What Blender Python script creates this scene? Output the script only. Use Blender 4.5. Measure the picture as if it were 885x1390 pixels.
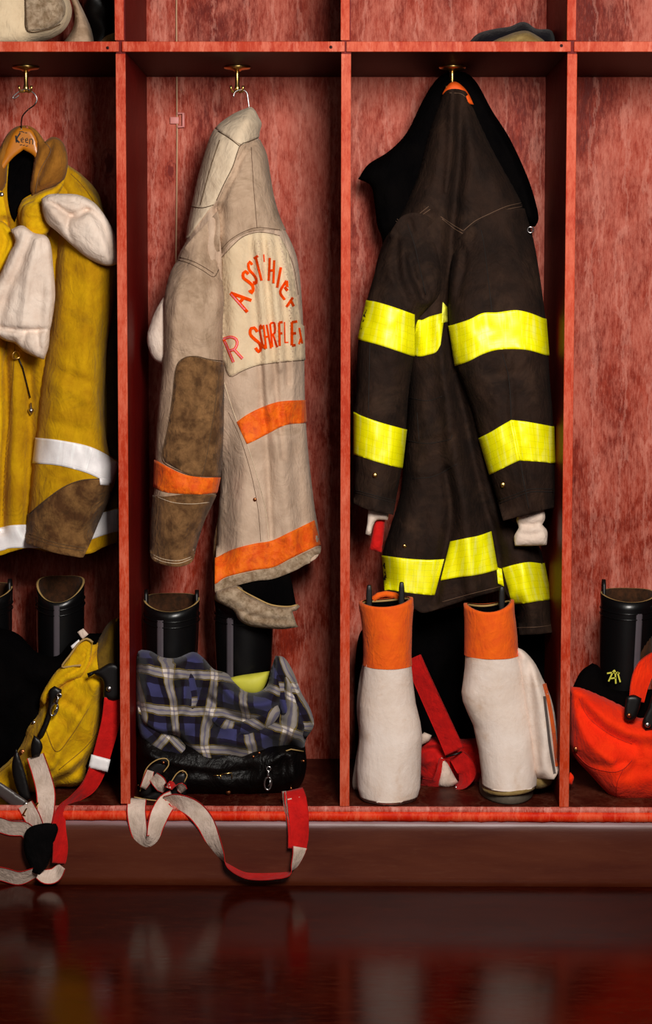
import bpy, bmesh, math, random
import numpy as np
from mathutils import Vector, Matrix, noise
from mathutils.geometry import delaunay_2d_cdt
random.seed(7)
S = bpy.context.scene
COL = S.collection
for o in list(bpy.data.objects):
    bpy.data.objects.remove(o)

# ------------------------------------------------------------------ camera
CX, CZ, CD, F = 0.002, 0.9822, 4.0, 2775.1
YAW, PITCH, ROLL = 0.0097, 0.0819, 0.0013
PPX, PPY = 442.5, 650.0
def _rot():
    c, s = math.cos(YAW), math.sin(YAW)
    A = np.array([[c, s, 0], [-s, c, 0], [0, 0, 1]])
    c, s = math.cos(PITCH), math.sin(PITCH)
    B = np.array([[1, 0, 0], [0, c, -s], [0, s, c]])
    c, s = math.cos(ROLL), math.sin(ROLL)
    D = np.array([[c, 0, s], [0, 1, 0], [-s, 0, c]])
    return D @ B @ A
RM = _rot()
CAM = np.array([CX, -CD, CZ])
cd = bpy.data.cameras.new('camera')
cam = bpy.data.objects.new('camera', cd)
COL.objects.link(cam)
cam.matrix_world = Matrix([[RM[0][i], RM[2][i], -RM[1][i], CAM[i]] for i in range(3)] + [[0, 0, 0, 1]])
cd.sensor_fit = 'VERTICAL'
cd.sensor_height = 36
cd.lens = F / 1390 * 36
cd.shift_y = -45 / 1390
cd.clip_end = 50
S.camera = cam

# ------------------------------------------------------------------ light, exposure
S.view_settings.view_transform = 'Standard'
S.view_settings.look = 'None'
S.view_settings.gamma = 1
S.view_settings.use_curve_mapping = False
S.view_settings.exposure = 0.0
w = bpy.data.worlds.new('world')
S.world = w
w.use_nodes = True
w.node_tree.nodes['Background'].inputs[0].default_value = (1.0, 0.93, 0.9, 1)
w.node_tree.nodes['Background'].inputs[1].default_value = 0.02
def area(name, loc, target, size, power, color=(1, 1, 1), sy=None):
    l = bpy.data.lights.new(name, 'AREA')
    l.energy = power; l.size = size; l.color = color
    if sy: l.shape = 'RECTANGLE'; l.size_y = sy
    o = bpy.data.objects.new(name, l)
    COL.objects.link(o)
    o.location = loc
    o.rotation_euler = (Vector(target) - Vector(loc)).to_track_quat('-Z', 'Y').to_euler()
    return o
area('daylight_door', (0.42, -2.5, 1.66), (0.08, 0.2, 1.15), 0.6, 92, (1, 0.95, 0.88), 0.7)
area('added_fill', (-0.5, -4.8, 1.45), (0.0, 0.2, 0.8), 0.8, 6, (1, 0.93, 0.86), 0.9)  # weak fill lamp added behind the camera

# ------------------------------------------------------------------ pixel <-> place
def P(px, py, Y):
    """the point of the place seen at photo pixel (px,py) at depth Y behind the locker front"""
    d = RM.T @ np.array([(px - PPX) / F, 1.0, -(py - PPY) / F])
    k = (Y - CAM[1]) / d[1]
    q = CAM + d * k
    return Vector((q[0], Y, q[2]))
def pixz(Y, z):
    """pixel row of height z at depth Y, mid frame"""
    v = RM @ (np.array([0, Y, z]) - CAM)
    return PPY - F * v[2] / v[1]
def Pz(px, Y, z):
    a = P(px, pixz(Y, z), Y)
    return Vector((a.x, Y, z))

# ------------------------------------------------------------------ objects
def tag(o, label=None, cat=None, group=None, kind=None):
    if label: o['label'] = label
    if cat: o['category'] = cat
    if group: o['group'] = group
    if kind: o['kind'] = kind
    return o
def thing(name, loc, label, cat, group=None):
    o = bpy.data.objects.new(name, None)
    o.empty_display_size = 0.05
    o.location = loc
    COL.objects.link(o)
    return tag(o, label, cat, group)
def worldloc(o):
    v = Vector(o.location)
    while o.parent:
        o = o.parent; v += Vector(o.location)
    return v
def mesh(name, vs, fs, mats, parent=None, fm=None, uv=None, smooth=True, loc=None):
    off = worldloc(parent) if parent else Vector((0, 0, 0))
    o_loc = Vector((0, 0, 0))
    if loc is not None and not parent:
        o_loc = Vector(loc); off = o_loc
    me = bpy.data.meshes.new(name)
    me.from_pydata([Vector(v) - off for v in vs], [], fs)
    if not isinstance(mats, (list, tuple)): mats = [mats]
    for m in mats: me.materials.append(m)
    if fm: me.polygons.foreach_set('material_index', fm)
    if uv is not None:
        ul = me.uv_layers.new(name='UVMap')
        for lp in me.loops:
            ul.data[lp.index].uv = uv[lp.vertex_index]
    me.polygons.foreach_set('use_smooth', [smooth] * len(me.polygons))
    me.update()
    o = bpy.data.objects.new(name, me)
    COL.objects.link(o)
    o.location = o_loc
    if parent: o.parent = parent
    return o
class MB:
    def __init__(s): s.v = []; s.f = []; s.m = []
    def add(s, v, f, mi=0):
        n = len(s.v); s.v += [Vector(x) for x in v]; s.f += [tuple(i + n for i in q) for q in f]; s.m += [mi] * len(f); return s
    def box(s, x0, x1, y0, y1, z0, z1, mi=0):
        return s.add([(x0, y0, z0), (x1, y0, z0), (x1, y1, z0), (x0, y1, z0), (x0, y0, z1), (x1, y0, z1), (x1, y1, z1), (x0, y1, z1)],
                     [(0, 3, 2, 1), (4, 5, 6, 7), (0, 1, 5, 4), (1, 2, 6, 5), (2, 3, 7, 6), (3, 0, 4, 7)], mi)
    def tube(s, pts, r, n=8, mi=0, cap=True):
        pts = [Vector(p) for p in pts]
        rs = r if isinstance(r, (list, tuple)) else [r] * len(pts)
        vs = []; up = None
        for i, p in enumerate(pts):
            t = (pts[min(i + 1, len(pts) - 1)] - pts[max(i - 1, 0)])
            if t.length < 1e-9: t = Vector((0, 0, 1))
            t.normalize()
            if up is None:
                a = t.orthogonal().normalized()
            else:
                a = (up - t * up.dot(t))
                a = a.normalized() if a.length > 1e-6 else t.orthogonal().normalized()
            up = a; b = t.cross(a)
            for k in range(n):
                th = 2 * math.pi * k / n
                vs.append(p + (a * math.cos(th) + b * math.sin(th)) * rs[i])
        fs = []
        for i in range(len(pts) - 1):
            for k in range(n):
                fs.append((i * n + k, i * n + (k + 1) % n, (i + 1) * n + (k + 1) % n, (i + 1) * n + k))
        if cap:
            fs.append(tuple(range(n))[::-1]); fs.append(tuple(range((len(pts) - 1) * n, len(pts) * n)))
        return s.add(vs, fs, mi)
    def lathe(s, c, prof, axis='z', n=24, mi=0):
        """prof: list of (radius, height along axis)"""
        vs = []
        for r, h in prof:
            for k in range(n):
                th = 2 * math.pi * k / n
                if axis == 'z': vs.append((c[0] + r * math.cos(th), c[1] + r * math.sin(th), c[2] + h))
                else: vs.append((c[0] + r * math.cos(th), c[1] - h, c[2] + r * math.sin(th)))
        fs = [(i * n + k, i * n + (k + 1) % n, (i + 1) * n + (k + 1) % n, (i + 1) * n + k) for i in range(len(prof) - 1) for k in range(n)]
        fs.append(tuple(range(n))[::-1]); fs.append(tuple(range((len(prof) - 1) * n, len(prof) * n)))
        return s.add(vs, fs, mi)
    def build(s, name, mats, parent=None, smooth=True, bevel=0, loc=None):
        o = mesh(name, s.v, s.f, mats, parent, s.m, None, smooth, loc)
        if bevel:
            b = o.modifiers.new('bevel', 'BEVEL'); b.width = bevel; b.segments = 2; b.limit_method = 'ANGLE'
        return o

# ------------------------------------------------------------------ materials
def lin(c):
    return tuple(((x / 255) / 12.92 if x / 255 <= 0.04045 else ((x / 255 + 0.055) / 1.055) ** 2.4) for x in c[:3]) + (1,)
class NT:
    def __init__(s, name):
        s.m = bpy.data.materials.new(name); s.m.use_nodes = True
        s.t = s.m.node_tree; s.b = s.t.nodes['Principled BSDF']
    def n(s, typ, **kw):
        x = s.t.nodes.new(typ)
        for k, v in kw.items():
            if k.startswith('i_'):
                key = k[2:]
                x.inputs[int(key) if key.isdigit() else key].default_value = v
            else: setattr(x, k, v)
        return x
    def l(s, a, b): s.t.links.new(a, b)
    def coord(s, scale=(1, 1, 1), which='Object', rot=(0, 0, 0)):
        c = s.n('ShaderNodeTexCoord'); m = s.n('ShaderNodeMapping')
        m.inputs['Scale'].default_value = scale; m.inputs['Rotation'].default_value = rot
        s.l(c.outputs[which], m.inputs['Vector']); return m.outputs[0]
    def noise(s, vec, scale, detail=6, rough=0.6, dist=0):
        x = s.n('ShaderNodeTexNoise'); x.inputs['Scale'].default_value = scale
        x.inputs['Detail'].default_value = detail; x.inputs['Roughness'].default_value = rough; x.inputs['Distortion'].default_value = dist
        s.l(vec, x.inputs['Vector']); return x.outputs[0]
    def ramp(s, fac, stops):
        r = s.n('ShaderNodeValToRGB'); e = r.color_ramp.elements
        while len(e) < len(stops): e.new(0.5)
        for q, (p, c) in zip(e, stops): q.position = p; q.color = c if len(c) == 4 else (*c, 1)
        s.l(fac, r.inputs[0]); return r.outputs[0]
    def mix(s, fac, a, b, mode='MIX'):
        x = s.n('ShaderNodeMix', data_type='RGBA', blend_type=mode)
        for v, k in ((fac, 0), (a, 6), (b, 7)):
            if isinstance(v, (int, float, tuple)): x.inputs[k].default_value = v
            else: s.l(v, x.inputs[k])
        return x.outputs[2]
    def math(s, op, a, b=0.0, clamp=False):
        x = s.n('ShaderNodeMath', operation=op, use_clamp=clamp)
        for v, k in ((a, 0), (b, 1)):
            if isinstance(v, (int, float)): x.inputs[k].default_value = v
            else: s.l(v, x.inputs[k])
        return x.outputs[0]
    def bump(s, h, strength=0.3, dist=0.002):
        b = s.n('ShaderNodeBump'); b.inputs['Strength'].default_value = strength; b.inputs['Distance'].default_value = dist
        s.l(h, b.inputs['Height']); s.l(b.outputs[0], s.b.inputs['Normal'])
    def out(s, col=None, rough=0.7, metal=0, spec=0.3, sheen=0):
        if col is not None:
            if isinstance(col, tuple): s.b.inputs['Base Color'].default_value = col
            else: s.l(col, s.b.inputs['Base Color'])
        if isinstance(rough, (int, float)): s.b.inputs['Roughness'].default_value = rough
        else: s.l(rough, s.b.inputs['Roughness'])
        s.b.inputs['Metallic'].default_value = metal
        s.b.inputs['Specular IOR Level'].default_value = spec
        if sheen: s.b.inputs['Sheen Weight'].default_value = sheen
        return s.m
BW = [(0, 0, 0, 1), (1, 1, 1, 1)]
def paint(name, base, pale, amount, dark, rough=0.45, knot=None, vs=5):
    """worn brushed red paint on wood: pale rubbed streaks run with the grain"""
    t = NT(name)
    v = t.coord((1, 1, 0.09))
    fine = t.noise(v, 420, 3, 0.8)
    mid = t.noise(t.coord((1, 1, 0.3)), 110, 8, 0.8)
    patchy = t.noise(t.coord((1, 1, 0.35)), 17, 7, 0.8, 0.3)
    big = t.noise(t.coord((1, 1, 0.6)), vs, 5, 0.65, 0.6)
    s = t.math('ADD', t.math('MULTIPLY', fine, 0.30), t.math('ADD', t.math('MULTIPLY', mid, 0.36), t.math('ADD', t.math('MULTIPLY', patchy, 0.36), t.math('MULTIPLY', big, 0.30))))
    f = t.ramp(s, [(0.70 - amount * 0.22, BW[0]), (0.78 - amount * 0.12, (0.5, 0.5, 0.5, 1)), (0.96 - amount * 0.16, BW[1])])
    wv = t.n('ShaderNodeTexWave', wave_type='BANDS', bands_direction='X')
    wv.inputs['Scale'].default_value = 5; wv.inputs['Distortion'].default_value = 7; wv.inputs['Detail'].default_value = 7; wv.inputs['Detail Scale'].default_value = 4; wv.inputs['Detail Roughness'].default_value = 0.7
    t.l(t.coord((1, 1, 0.25)), wv.inputs['Vector'])
    wl = t.ramp(wv.outputs[0], [(0.93, BW[0]), (0.99, (0.6, 0.6, 0.6, 1))])
    c0 = t.mix(t.ramp(t.math('ADD', t.math('MULTIPLY', big, .6), t.math('MULTIPLY', mid, .4)), [(0.38, BW[0]), (0.58, BW[1])]), lin(dark), lin(base))
    c = t.mix(f, c0, lin(pale))
    c = t.mix(t.math('MULTIPLY', wl, amount), c, lin((min(pale[0] + 18, 255), pale[1] + 25, pale[2] + 25)))
    if knot:
        for (kx, kz, kr) in knot:
            sp = t.n('ShaderNodeSeparateXYZ'); t.l(t.coord(), sp.inputs[0])
            dx = t.math('DIVIDE', t.math('SUBTRACT', sp.outputs[0], kx), kr)
            dz = t.math('DIVIDE', t.math('SUBTRACT', sp.outputs[2], kz), kr * 1.9)
            d = t.math('SQRT', t.math('ADD', t.math('MULTIPLY', dx, dx), t.math('MULTIPLY', dz, dz)))
            d = t.math('ADD', d, t.math('MULTIPLY', t.math('SUBTRACT', mid, 0.5), 1.6))
            k = t.ramp(d, [(0.0, (1, 1, 1, 1)), (0.5, (0.9, 0.9, 0.9, 1)), (0.6, (0.15, 0.15, 0.15, 1)), (0.78, (0.1, 0.1, 0.1, 1)), (0.9, (0.8, 0.8, 0.8, 1)), (1.0, (0, 0, 0, 1))])
            c = t.mix(k, c, lin((112, 26, 18)))
    t.bump(t.math('ADD', fine, mid), 0.35, 0.0012)
    return t.out(c, t.ramp(fine, [(0.3, (rough - .08,) * 3), (0.7, (rough + .15,) * 3)]), 0, 0.14)
def fabric(name, a, b, nscale=9, contrast=(0.38, 0.62), rough=0.85, weave=900, bump=0.3, stain=None, spec=0.15, sheen=0.05, crease=1.0):
    t = NT(name)
    v = t.coord()
    n1 = t.noise(v, nscale, 6, 0.65, 0.3)
    wv = t.noise(v, weave, 2, 0.5)
    c = t.mix(t.ramp(n1, [(contrast[0], BW[0]), (contrast[1], BW[1])]), lin(a), lin(b))
    if stain:
        n2 = t.noise(v, stain[1], 5, 0.7, 0.5)
        c = t.mix(t.ramp(n2, [(stain[2], BW[0]), (stain[3], (0.85, 0.85, 0.85, 1))]), c, lin(stain[0]))
    fine = t.noise(v, 120, 4, 0.6)
    c = t.mix(t.math('MULTIPLY', fine, 0.25), c, t.mix(1.0, c, c, 'MULTIPLY'))
    cr1 = t.noise(t.coord((1, 1, 0.45)), 46, 5, 0.55, 1.2)
    cr2 = t.noise(t.coord((1, 1, 0.7)), 20, 3, 0.5, 2.0)
    rid = t.math('ABSOLUTE', t.math('SUBTRACT', cr2, 0.5))
    hgt = t.math('ADD', t.math('MULTIPLY', t.math('ADD', t.math('MULTIPLY', wv, 0.5), t.math('MULTIPLY', fine, 0.9)), 0.22), t.math('ADD', t.math('MULTIPLY', cr1, 0.9 * crease), t.math('MULTIPLY', rid, -1.3 * crease)))
    t.bump(hgt, bump * 2.2, 0.0045)
    return t.out(c, rough, 0, spec, sheen)
def metal(name, c, rough=0.3):
    t = NT(name)
    n1 = t.noise(t.coord(), 150, 4)
    return t.out(t.mix(t.math('MULTIPLY', n1, 0.5), lin(c), lin([x * 0.6 for x in c])), rough, 1.0, 0.5)
def plain(name, c, rough=0.5, spec=0.4, var=0.85, scale=40):
    t = NT(name)
    n1 = t.noise(t.coord(), scale, 4)
    col = t.mix(n1, lin(c), lin([x * var for x in c]))
    t.bump(n1, 0.15, 0.001)
    return t.out(col, rough, 0, spec)
def reflective(name, c, c2, sx, sy):
    """retro-reflective trim: panelled tape with fine cross lines and stitching near both rims"""
    t = NT(name)
    v = t.coord((1, 1, 1), 'UV')
    br = t.n('ShaderNodeTexBrick'); br.offset = 0.0
    br.inputs['Scale'].default_value = 1; br.inputs['Brick Width'].default_value = sx; br.inputs['Row Height'].default_value = sy
    br.inputs['Mortar Size'].default_value = 0.006; br.inputs['Mortar Smooth'].default_value = 0.6
    nz = t.noise(v, 9, 4)
    mp = t.n('ShaderNodeVectorMath', operation='ADD')
    cm = t.n('ShaderNodeCombineXYZ'); t.l(t.math('MULTIPLY', nz, 0.035), cm.inputs[0]); t.l(t.math('MULTIPLY', nz, 0.05), cm.inputs[1])
    t.l(v, mp.inputs[0]); t.l(cm.outputs[0], mp.inputs[1]); t.l(mp.outputs[0], br.inputs['Vector'])
    n2 = t.noise(t.coord(), 60, 5, 0.7)
    body = t.mix(t.ramp(n2, [(0.4, BW[0]), (0.7, BW[1])]), lin(c), lin(c2))
    st = t.noise(t.coord((1, 0.12, 1), 'UV'), 7, 4, 0.6, 0.4)
    body = t.mix(t.ramp(st, [(0.52, BW[0]), (0.68, (0.75, 0.75, 0.75, 1))]), body, lin([min(255, x + 30) if k < 2 else min(255, x + 120) for k, x in enumerate(c)]))  # pale streaks paint hot highlights into the tape
    br.inputs['Color1'].default_value = BW[1]; br.inputs['Color2'].default_value = BW[1]; br.inputs['Mortar'].default_value = BW[0]
    col = t.mix(t.math('MULTIPLY', t.math('SUBTRACT', 1, br.outputs[0]), 0.35), body, lin([x * 0.6 for x in c2]))
    t.bump(t.math('ADD', n2, br.outputs[0]), 0.2, 0.001)
    return t.out(col, 0.42, 0, 0.5)

M = {}
kn1 = P(148, 222, 0.43); kn2 = P(283 - 55, 205, 0.43); kn3 = P(440, 250, .43)
M['back'] = paint('worn_red_panel', (164, 46, 14), (212, 132, 114), 0.40, (100, 18, 4), 0.5, [(kn1.x, kn1.z, 0.018), (P(232, 232, .43).x, P(232, 232, .43).z, .012)])
M['edge'] = paint('rubbed_red_edge', (188, 58, 18), (218, 118, 92), 0.42, (160, 36, 8), 0.5)
M['inner'] = paint('deep_red_paint', (104, 5, 1), (116, 12, 6), 0.15, (88, 3, 1), 0.5)  # unweathered red, darkened further to paint in the shade of the bays
M['shelfunder'] = paint('shaded_red_paint', (52, 6, 4), (60, 10, 8), 0.15, (42, 4, 3), 0.5)  # shelf red darkened so the colour carries the shade underneath
M['floorin'] = paint('worn_bottom_board', (66, 18, 8), (110, 60, 42), 0.25, (48, 8, 4), 0.4)
M['lip'] = paint('chipped_red_lip', (226, 50, 8), (232, 104, 66), 0.3, (196, 28, 4), 0.5, None, 20)
M['strip'] = paint('pale_red_strip', (176, 52, 26), (226, 150, 136), 0.55, (130, 28, 10), 0.5)
M['yellow'] = fabric('ochre_canvas', (202, 156, 2), (178, 130, 0), 14, stain=((120, 84, 12), 7, 0.56, 0.82))
M['yellow2'] = fabric('bright_yellow_canvas', (226, 182, 4), (196, 146, 2), 16, stain=((130, 90, 12), 9, 0.6, 0.85))
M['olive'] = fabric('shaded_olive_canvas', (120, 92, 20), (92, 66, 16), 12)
M['cord'] = fabric('brown_corduroy', (158, 104, 34), (128, 80, 24), 20)
M['suede'] = fabric('sooty_suede', (136, 98, 56), (82, 52, 28), 26, (0.36, 0.6), 0.95, 500, 0.4, stain=((56, 38, 20), 34, 0.55, 0.75))
M['suede2'] = fabric('sooty_brown_suede', (140, 102, 64), (86, 58, 34), 26, (0.36, 0.6), 0.95, 500, 0.4, stain=((62, 44, 26), 34, 0.55, 0.75))
M['white_cloth'] = fabric('off_white_knit', (232, 214, 200), (214, 192, 176), 12)
M['natural'] = fabric('natural_canvas', (208, 182, 160), (184, 157, 135), 9, stain=((128, 98, 62), 8, 0.55, 0.8))
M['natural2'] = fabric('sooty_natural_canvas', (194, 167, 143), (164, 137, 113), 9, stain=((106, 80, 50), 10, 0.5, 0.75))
M['cream'] = fabric('cream_panel_canvas', (224, 202, 170), (212, 188, 156), 9)
M['collarc'] = fabric('cream_collar_canvas', (222, 202, 176), (204, 182, 156), 12)
M['hemc'] = fabric('grey_hem_canvas', (180, 158, 134), (138, 114, 90), 60, stain=((104, 84, 54), 90, 0.5, 0.7))
M['black'] = fabric('black_canvas', (45, 29, 21), (30, 19, 14), 12, stain=((76, 54, 40), 8, 0.5, 0.85), spec=0.15, sheen=0)
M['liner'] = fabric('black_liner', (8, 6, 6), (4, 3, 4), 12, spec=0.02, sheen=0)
M['navy'] = fabric('navy_knit', (18, 14, 22), (12, 9, 14), 20, spec=0.1)
M['tan'] = fabric('tan_cloth', (150, 126, 78), (126, 100, 56), 30)
M['orange'] = fabric('worn_orange_trim', (246, 120, 22), (226, 86, 18), 50, (0.35, 0.65), 0.6, 500, 0.3, stain=((176, 62, 14), 60, 0.52, 0.75))
M['orangec'] = fabric('orange_cuff_cloth', (244, 108, 20), (230, 92, 24), 20)
M['lining_orange'] = plain('orange_lining', (250, 92, 6), 0.7)
M['lime'] = reflective('lime_reflective', (255, 252, 0), (255, 244, 0), 0.34, 0.17)
M['silver'] = reflective('silver_reflective', (246, 240, 240), (232, 226, 228), 0.9, 0.9)
M['boot_white'] = fabric('white_duck_canvas', (232, 216, 206), (220, 200, 186), 10, stain=((196, 160, 128), 14, 0.54, 0.85), crease=0.45)
M['rubber'] = plain('black_rubber', (9, 8, 9), 0.3, 0.4)
M['rubbers'] = plain('rubber_strip_highlight', (88, 80, 86), 0.22, 0.8)  # black rubber greyed here to paint in the strip's highlight
M['sole'] = plain('grey_dusty_rubber', (104, 92, 78), 0.7, 0.3, 0.6, 90)
M['bootin'] = fabric('brown_boot_lining', (70, 40, 20), (44, 26, 12), 60)
M['tape'] = plain('tan_binding', (188, 152, 92), 0.7)
M['orange_red'] = fabric('orange_red_canvas', (250, 56, 8), (238, 44, 6), 18)
M['red'] = fabric('red_webbing', (206, 16, 10), (184, 10, 8), 40, spec=0.25)
M['webw'] = fabric('white_webbing', (226, 204, 190), (206, 184, 168), 30)
M['leather'] = plain('black_leather', (15, 11, 11), 0.42, 0.35)
M['shell'] = fabric('black_shell_cloth', (15, 10, 9), (8, 6, 6), 16, rough=0.42, spec=0.22, crease=1.6, sheen=0)
M['leatherg'] = plain('worn_leather', (74, 64, 62), 0.4, 0.5)
M['brass'] = metal('brass', (240, 200, 120), 0.28)
M['steel'] = metal('steel', (205, 200, 200), 0.28)
M['copper'] = metal('copper_rivet', (180, 110, 70), 0.35)
M['wood'] = plain('orange_varnished_wood', (206, 122, 26), 0.35, 0.5, 0.8, 30)
M['ink'] = plain('black_ink', (24, 14, 8), 0.6)
M['ink_orange'] = fabric('orange_letter_felt', (238, 80, 0), (226, 64, 0), 60, sheen=0, spec=0.05, crease=0)
M['ink_pink'] = plain('pink_letter_reflective', (246, 130, 150), 0.5)
M['cable'] = plain('beige_cable', (206, 160, 124), 0.5)
M['thread_d'] = plain('dark_thread', (92, 66, 40), 0.8)
M['thread_b'] = plain('brown_thread', (112, 84, 64), 0.8)
M['thread_k'] = plain('black_thread', (26, 18, 14), 0.8)
M['thread_y'] = plain('dull_yellow_thread', (140, 98, 16), 0.8)
M['pinkpaint'] = plain('pink_worn_paint', (224, 140, 134), 0.5)
M['limey'] = plain('lime_rubber_band', (216, 210, 70), 0.6)
M['pad'] = fabric('black_pad', (12, 9, 10), (7, 6, 7), 30, spec=0.05, sheen=0)

def mk_plaid():
    t = NT('plaid_flannel')
    sp = t.n('ShaderNodeSeparateXYZ'); t.l(t.coord((1, 1, 1), 'UV'), sp.inputs[0])
    wn = t.noise(t.coord(), 16, 3, 0.5)
    def bars(c, off, wdt):
        q = t.math('FRACT', t.math('ADD', c, off))
        q = t.math('ABSOLUTE', t.math('SUBTRACT', q, 0.5))
        return t.math('LESS_THAN', q, wdt)
    u = t.math('ADD', sp.outputs[0], t.math('MULTIPLY', t.math('SUBTRACT', wn, 0.5), 0.25))
    v = t.math('ADD', sp.outputs[1], t.math('MULTIPLY', t.math('SUBTRACT', wn, 0.5), 0.25))
    dk = lin((20, 11, 18)); bl = lin((66, 66, 112)); wh = lin((226, 212, 200)); ye = lin((190, 160, 70))
    bu, bv = bars(u, 0.5, 0.19), bars(v, 0.5, 0.17)
    wu, wv_ = bars(u, 0.0, 0.11), bars(v, 0.0, 0.10)
    c = t.mix(t.math('MULTIPLY', t.math('ADD', bu, bv), 0.10), dk, bl)
    c = t.mix(t.math('MULTIPLY', t.math('MULTIPLY', bu, bv), 0.6), c, bl)
    c = t.mix(t.math('MULTIPLY', t.math('MAXIMUM', wu, wv_), 0.34), c, wh)
    c = t.mix(t.math('MULTIPLY', t.math('MULTIPLY', wu, wv_), 0.85), c, wh)
    c = t.mix(t.math('MULTIPLY', bars(u, 0.0, 0.024), 0.55), c, bl)
    c = t.mix(t.math('MULTIPLY', bars(v, 0.0, 0.024), 0.55), c, bl)
    for o in (0.125, -0.125):
        c = t.mix(t.math('MULTIPLY', bars(u, o, 0.010), 0.3), c, ye)
        c = t.mix(t.math('MULTIPLY', bars(v, o, 0.010), 0.3), c, ye)
    t.bump(t.noise(t.coord(), 500, 3), 0.3, 0.001)
    return t.out(c, 0.9, 0, 0.1, 0.1)
M['plaid'] = mk_plaid()

# ------------------------------------------------------------------ outlines -> cloth with depth
def cr(p0, p1, p2, p3, t):
    return tuple(0.5 * ((2 * b) + (-a + c) * t + (2 * a - 5 * b + 4 * c - d) * t * t + (-a + 3 * b - 3 * c + d) * t ** 3) for a, b, c, d in zip(p0, p1, p2, p3))
def smooth_closed(pts, step=3.0, corner=58):
    n = len(pts); cor = []
    for i in range(n):
        a, b, c = pts[i - 1], pts[i], pts[(i + 1) % n]
        d1 = math.atan2(b[1] - a[1], b[0] - a[0]); d2 = math.atan2(c[1] - b[1], c[0] - b[0])
        cor.append(abs((d2 - d1 + math.pi) % (2 * math.pi) - math.pi) > math.radians(corner))
    out = []
    for i in range(n):
        p1, p2 = pts[i], pts[(i + 1) % n]
        p0 = pts[i - 1] if not cor[i] else tuple(2 * a - b for a, b in zip(p1, p2))
        p3 = pts[(i + 2) % n] if not cor[(i + 1) % n] else tuple(2 * b - a for a, b in zip(p1, p2))
        k = max(1, int(math.dist(p1, p2) / step))
        for j in range(k): out.append(cr(p0, p1, p2, p3, j / k))
    return out
def smooth_open(pts, step=3.0):
    out = []
    n = len(pts)
    for i in range(n - 1):
        p1, p2 = pts[i], pts[i + 1]
        p0 = pts[i - 1] if i else tuple(2 * a - b for a, b in zip(p1, p2))
        p3 = pts[i + 2] if i + 2 < n else tuple(2 * b - a for a, b in zip(p1, p2))
        k = max(1, int(math.dist(p1[:2], p2[:2]) / step))
        for j in range(k): out.append(cr(p0, p1, p2, p3, j / k))
    out.append(tuple(pts[-1])); return out
def segdist(X, Y, poly, closed):
    best = np.full(X.shape, 1e9)
    n = len(poly)
    for i in range(n if closed else n - 1):
        (x0, y0), (x1, y1) = poly[i][:2], poly[(i + 1) % n][:2]
        dx, dy = x1 - x0, y1 - y0; L = dx * dx + dy * dy
        if L < 1e-9: continue
        t = np.clip(((X - x0) * dx + (Y - y0) * dy) / L, 0, 1)
        best = np.minimum(best, np.hypot(X - x0 - t * dx, Y - y0 - t * dy))
    return best
def inside(X, Y, poly):
    r = np.zeros(np.shape(X), bool); n = len(poly)
    for i in range(n):
        x0, y0 = poly[i][:2]; x1, y1 = poly[(i + 1) % n][:2]
        if y0 == y1: continue
        c = ((y0 > Y) != (y1 > Y)) & (X < (x1 - x0) * (Y - y0) / (y1 - y0) + x0)
        r ^= c
    return r
def blur(A, sx, sy):
    for ax, s in ((1, sx), (0, sy)):
        if s <= 0: continue
        k = np.exp(-0.5 * (np.arange(-int(3 * s) - 1, int(3 * s) + 2) / s) ** 2); k /= k.sum()
        pad = len(k) // 2
        pw = [(0, 0), (0, 0)]; pw[ax] = (pad, pad)
        B = np.pad(A, pw, mode='edge')
        A = np.apply_along_axis(lambda r: np.convolve(r, k, 'valid'), ax, B)
    return A
G = 2.0
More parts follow.
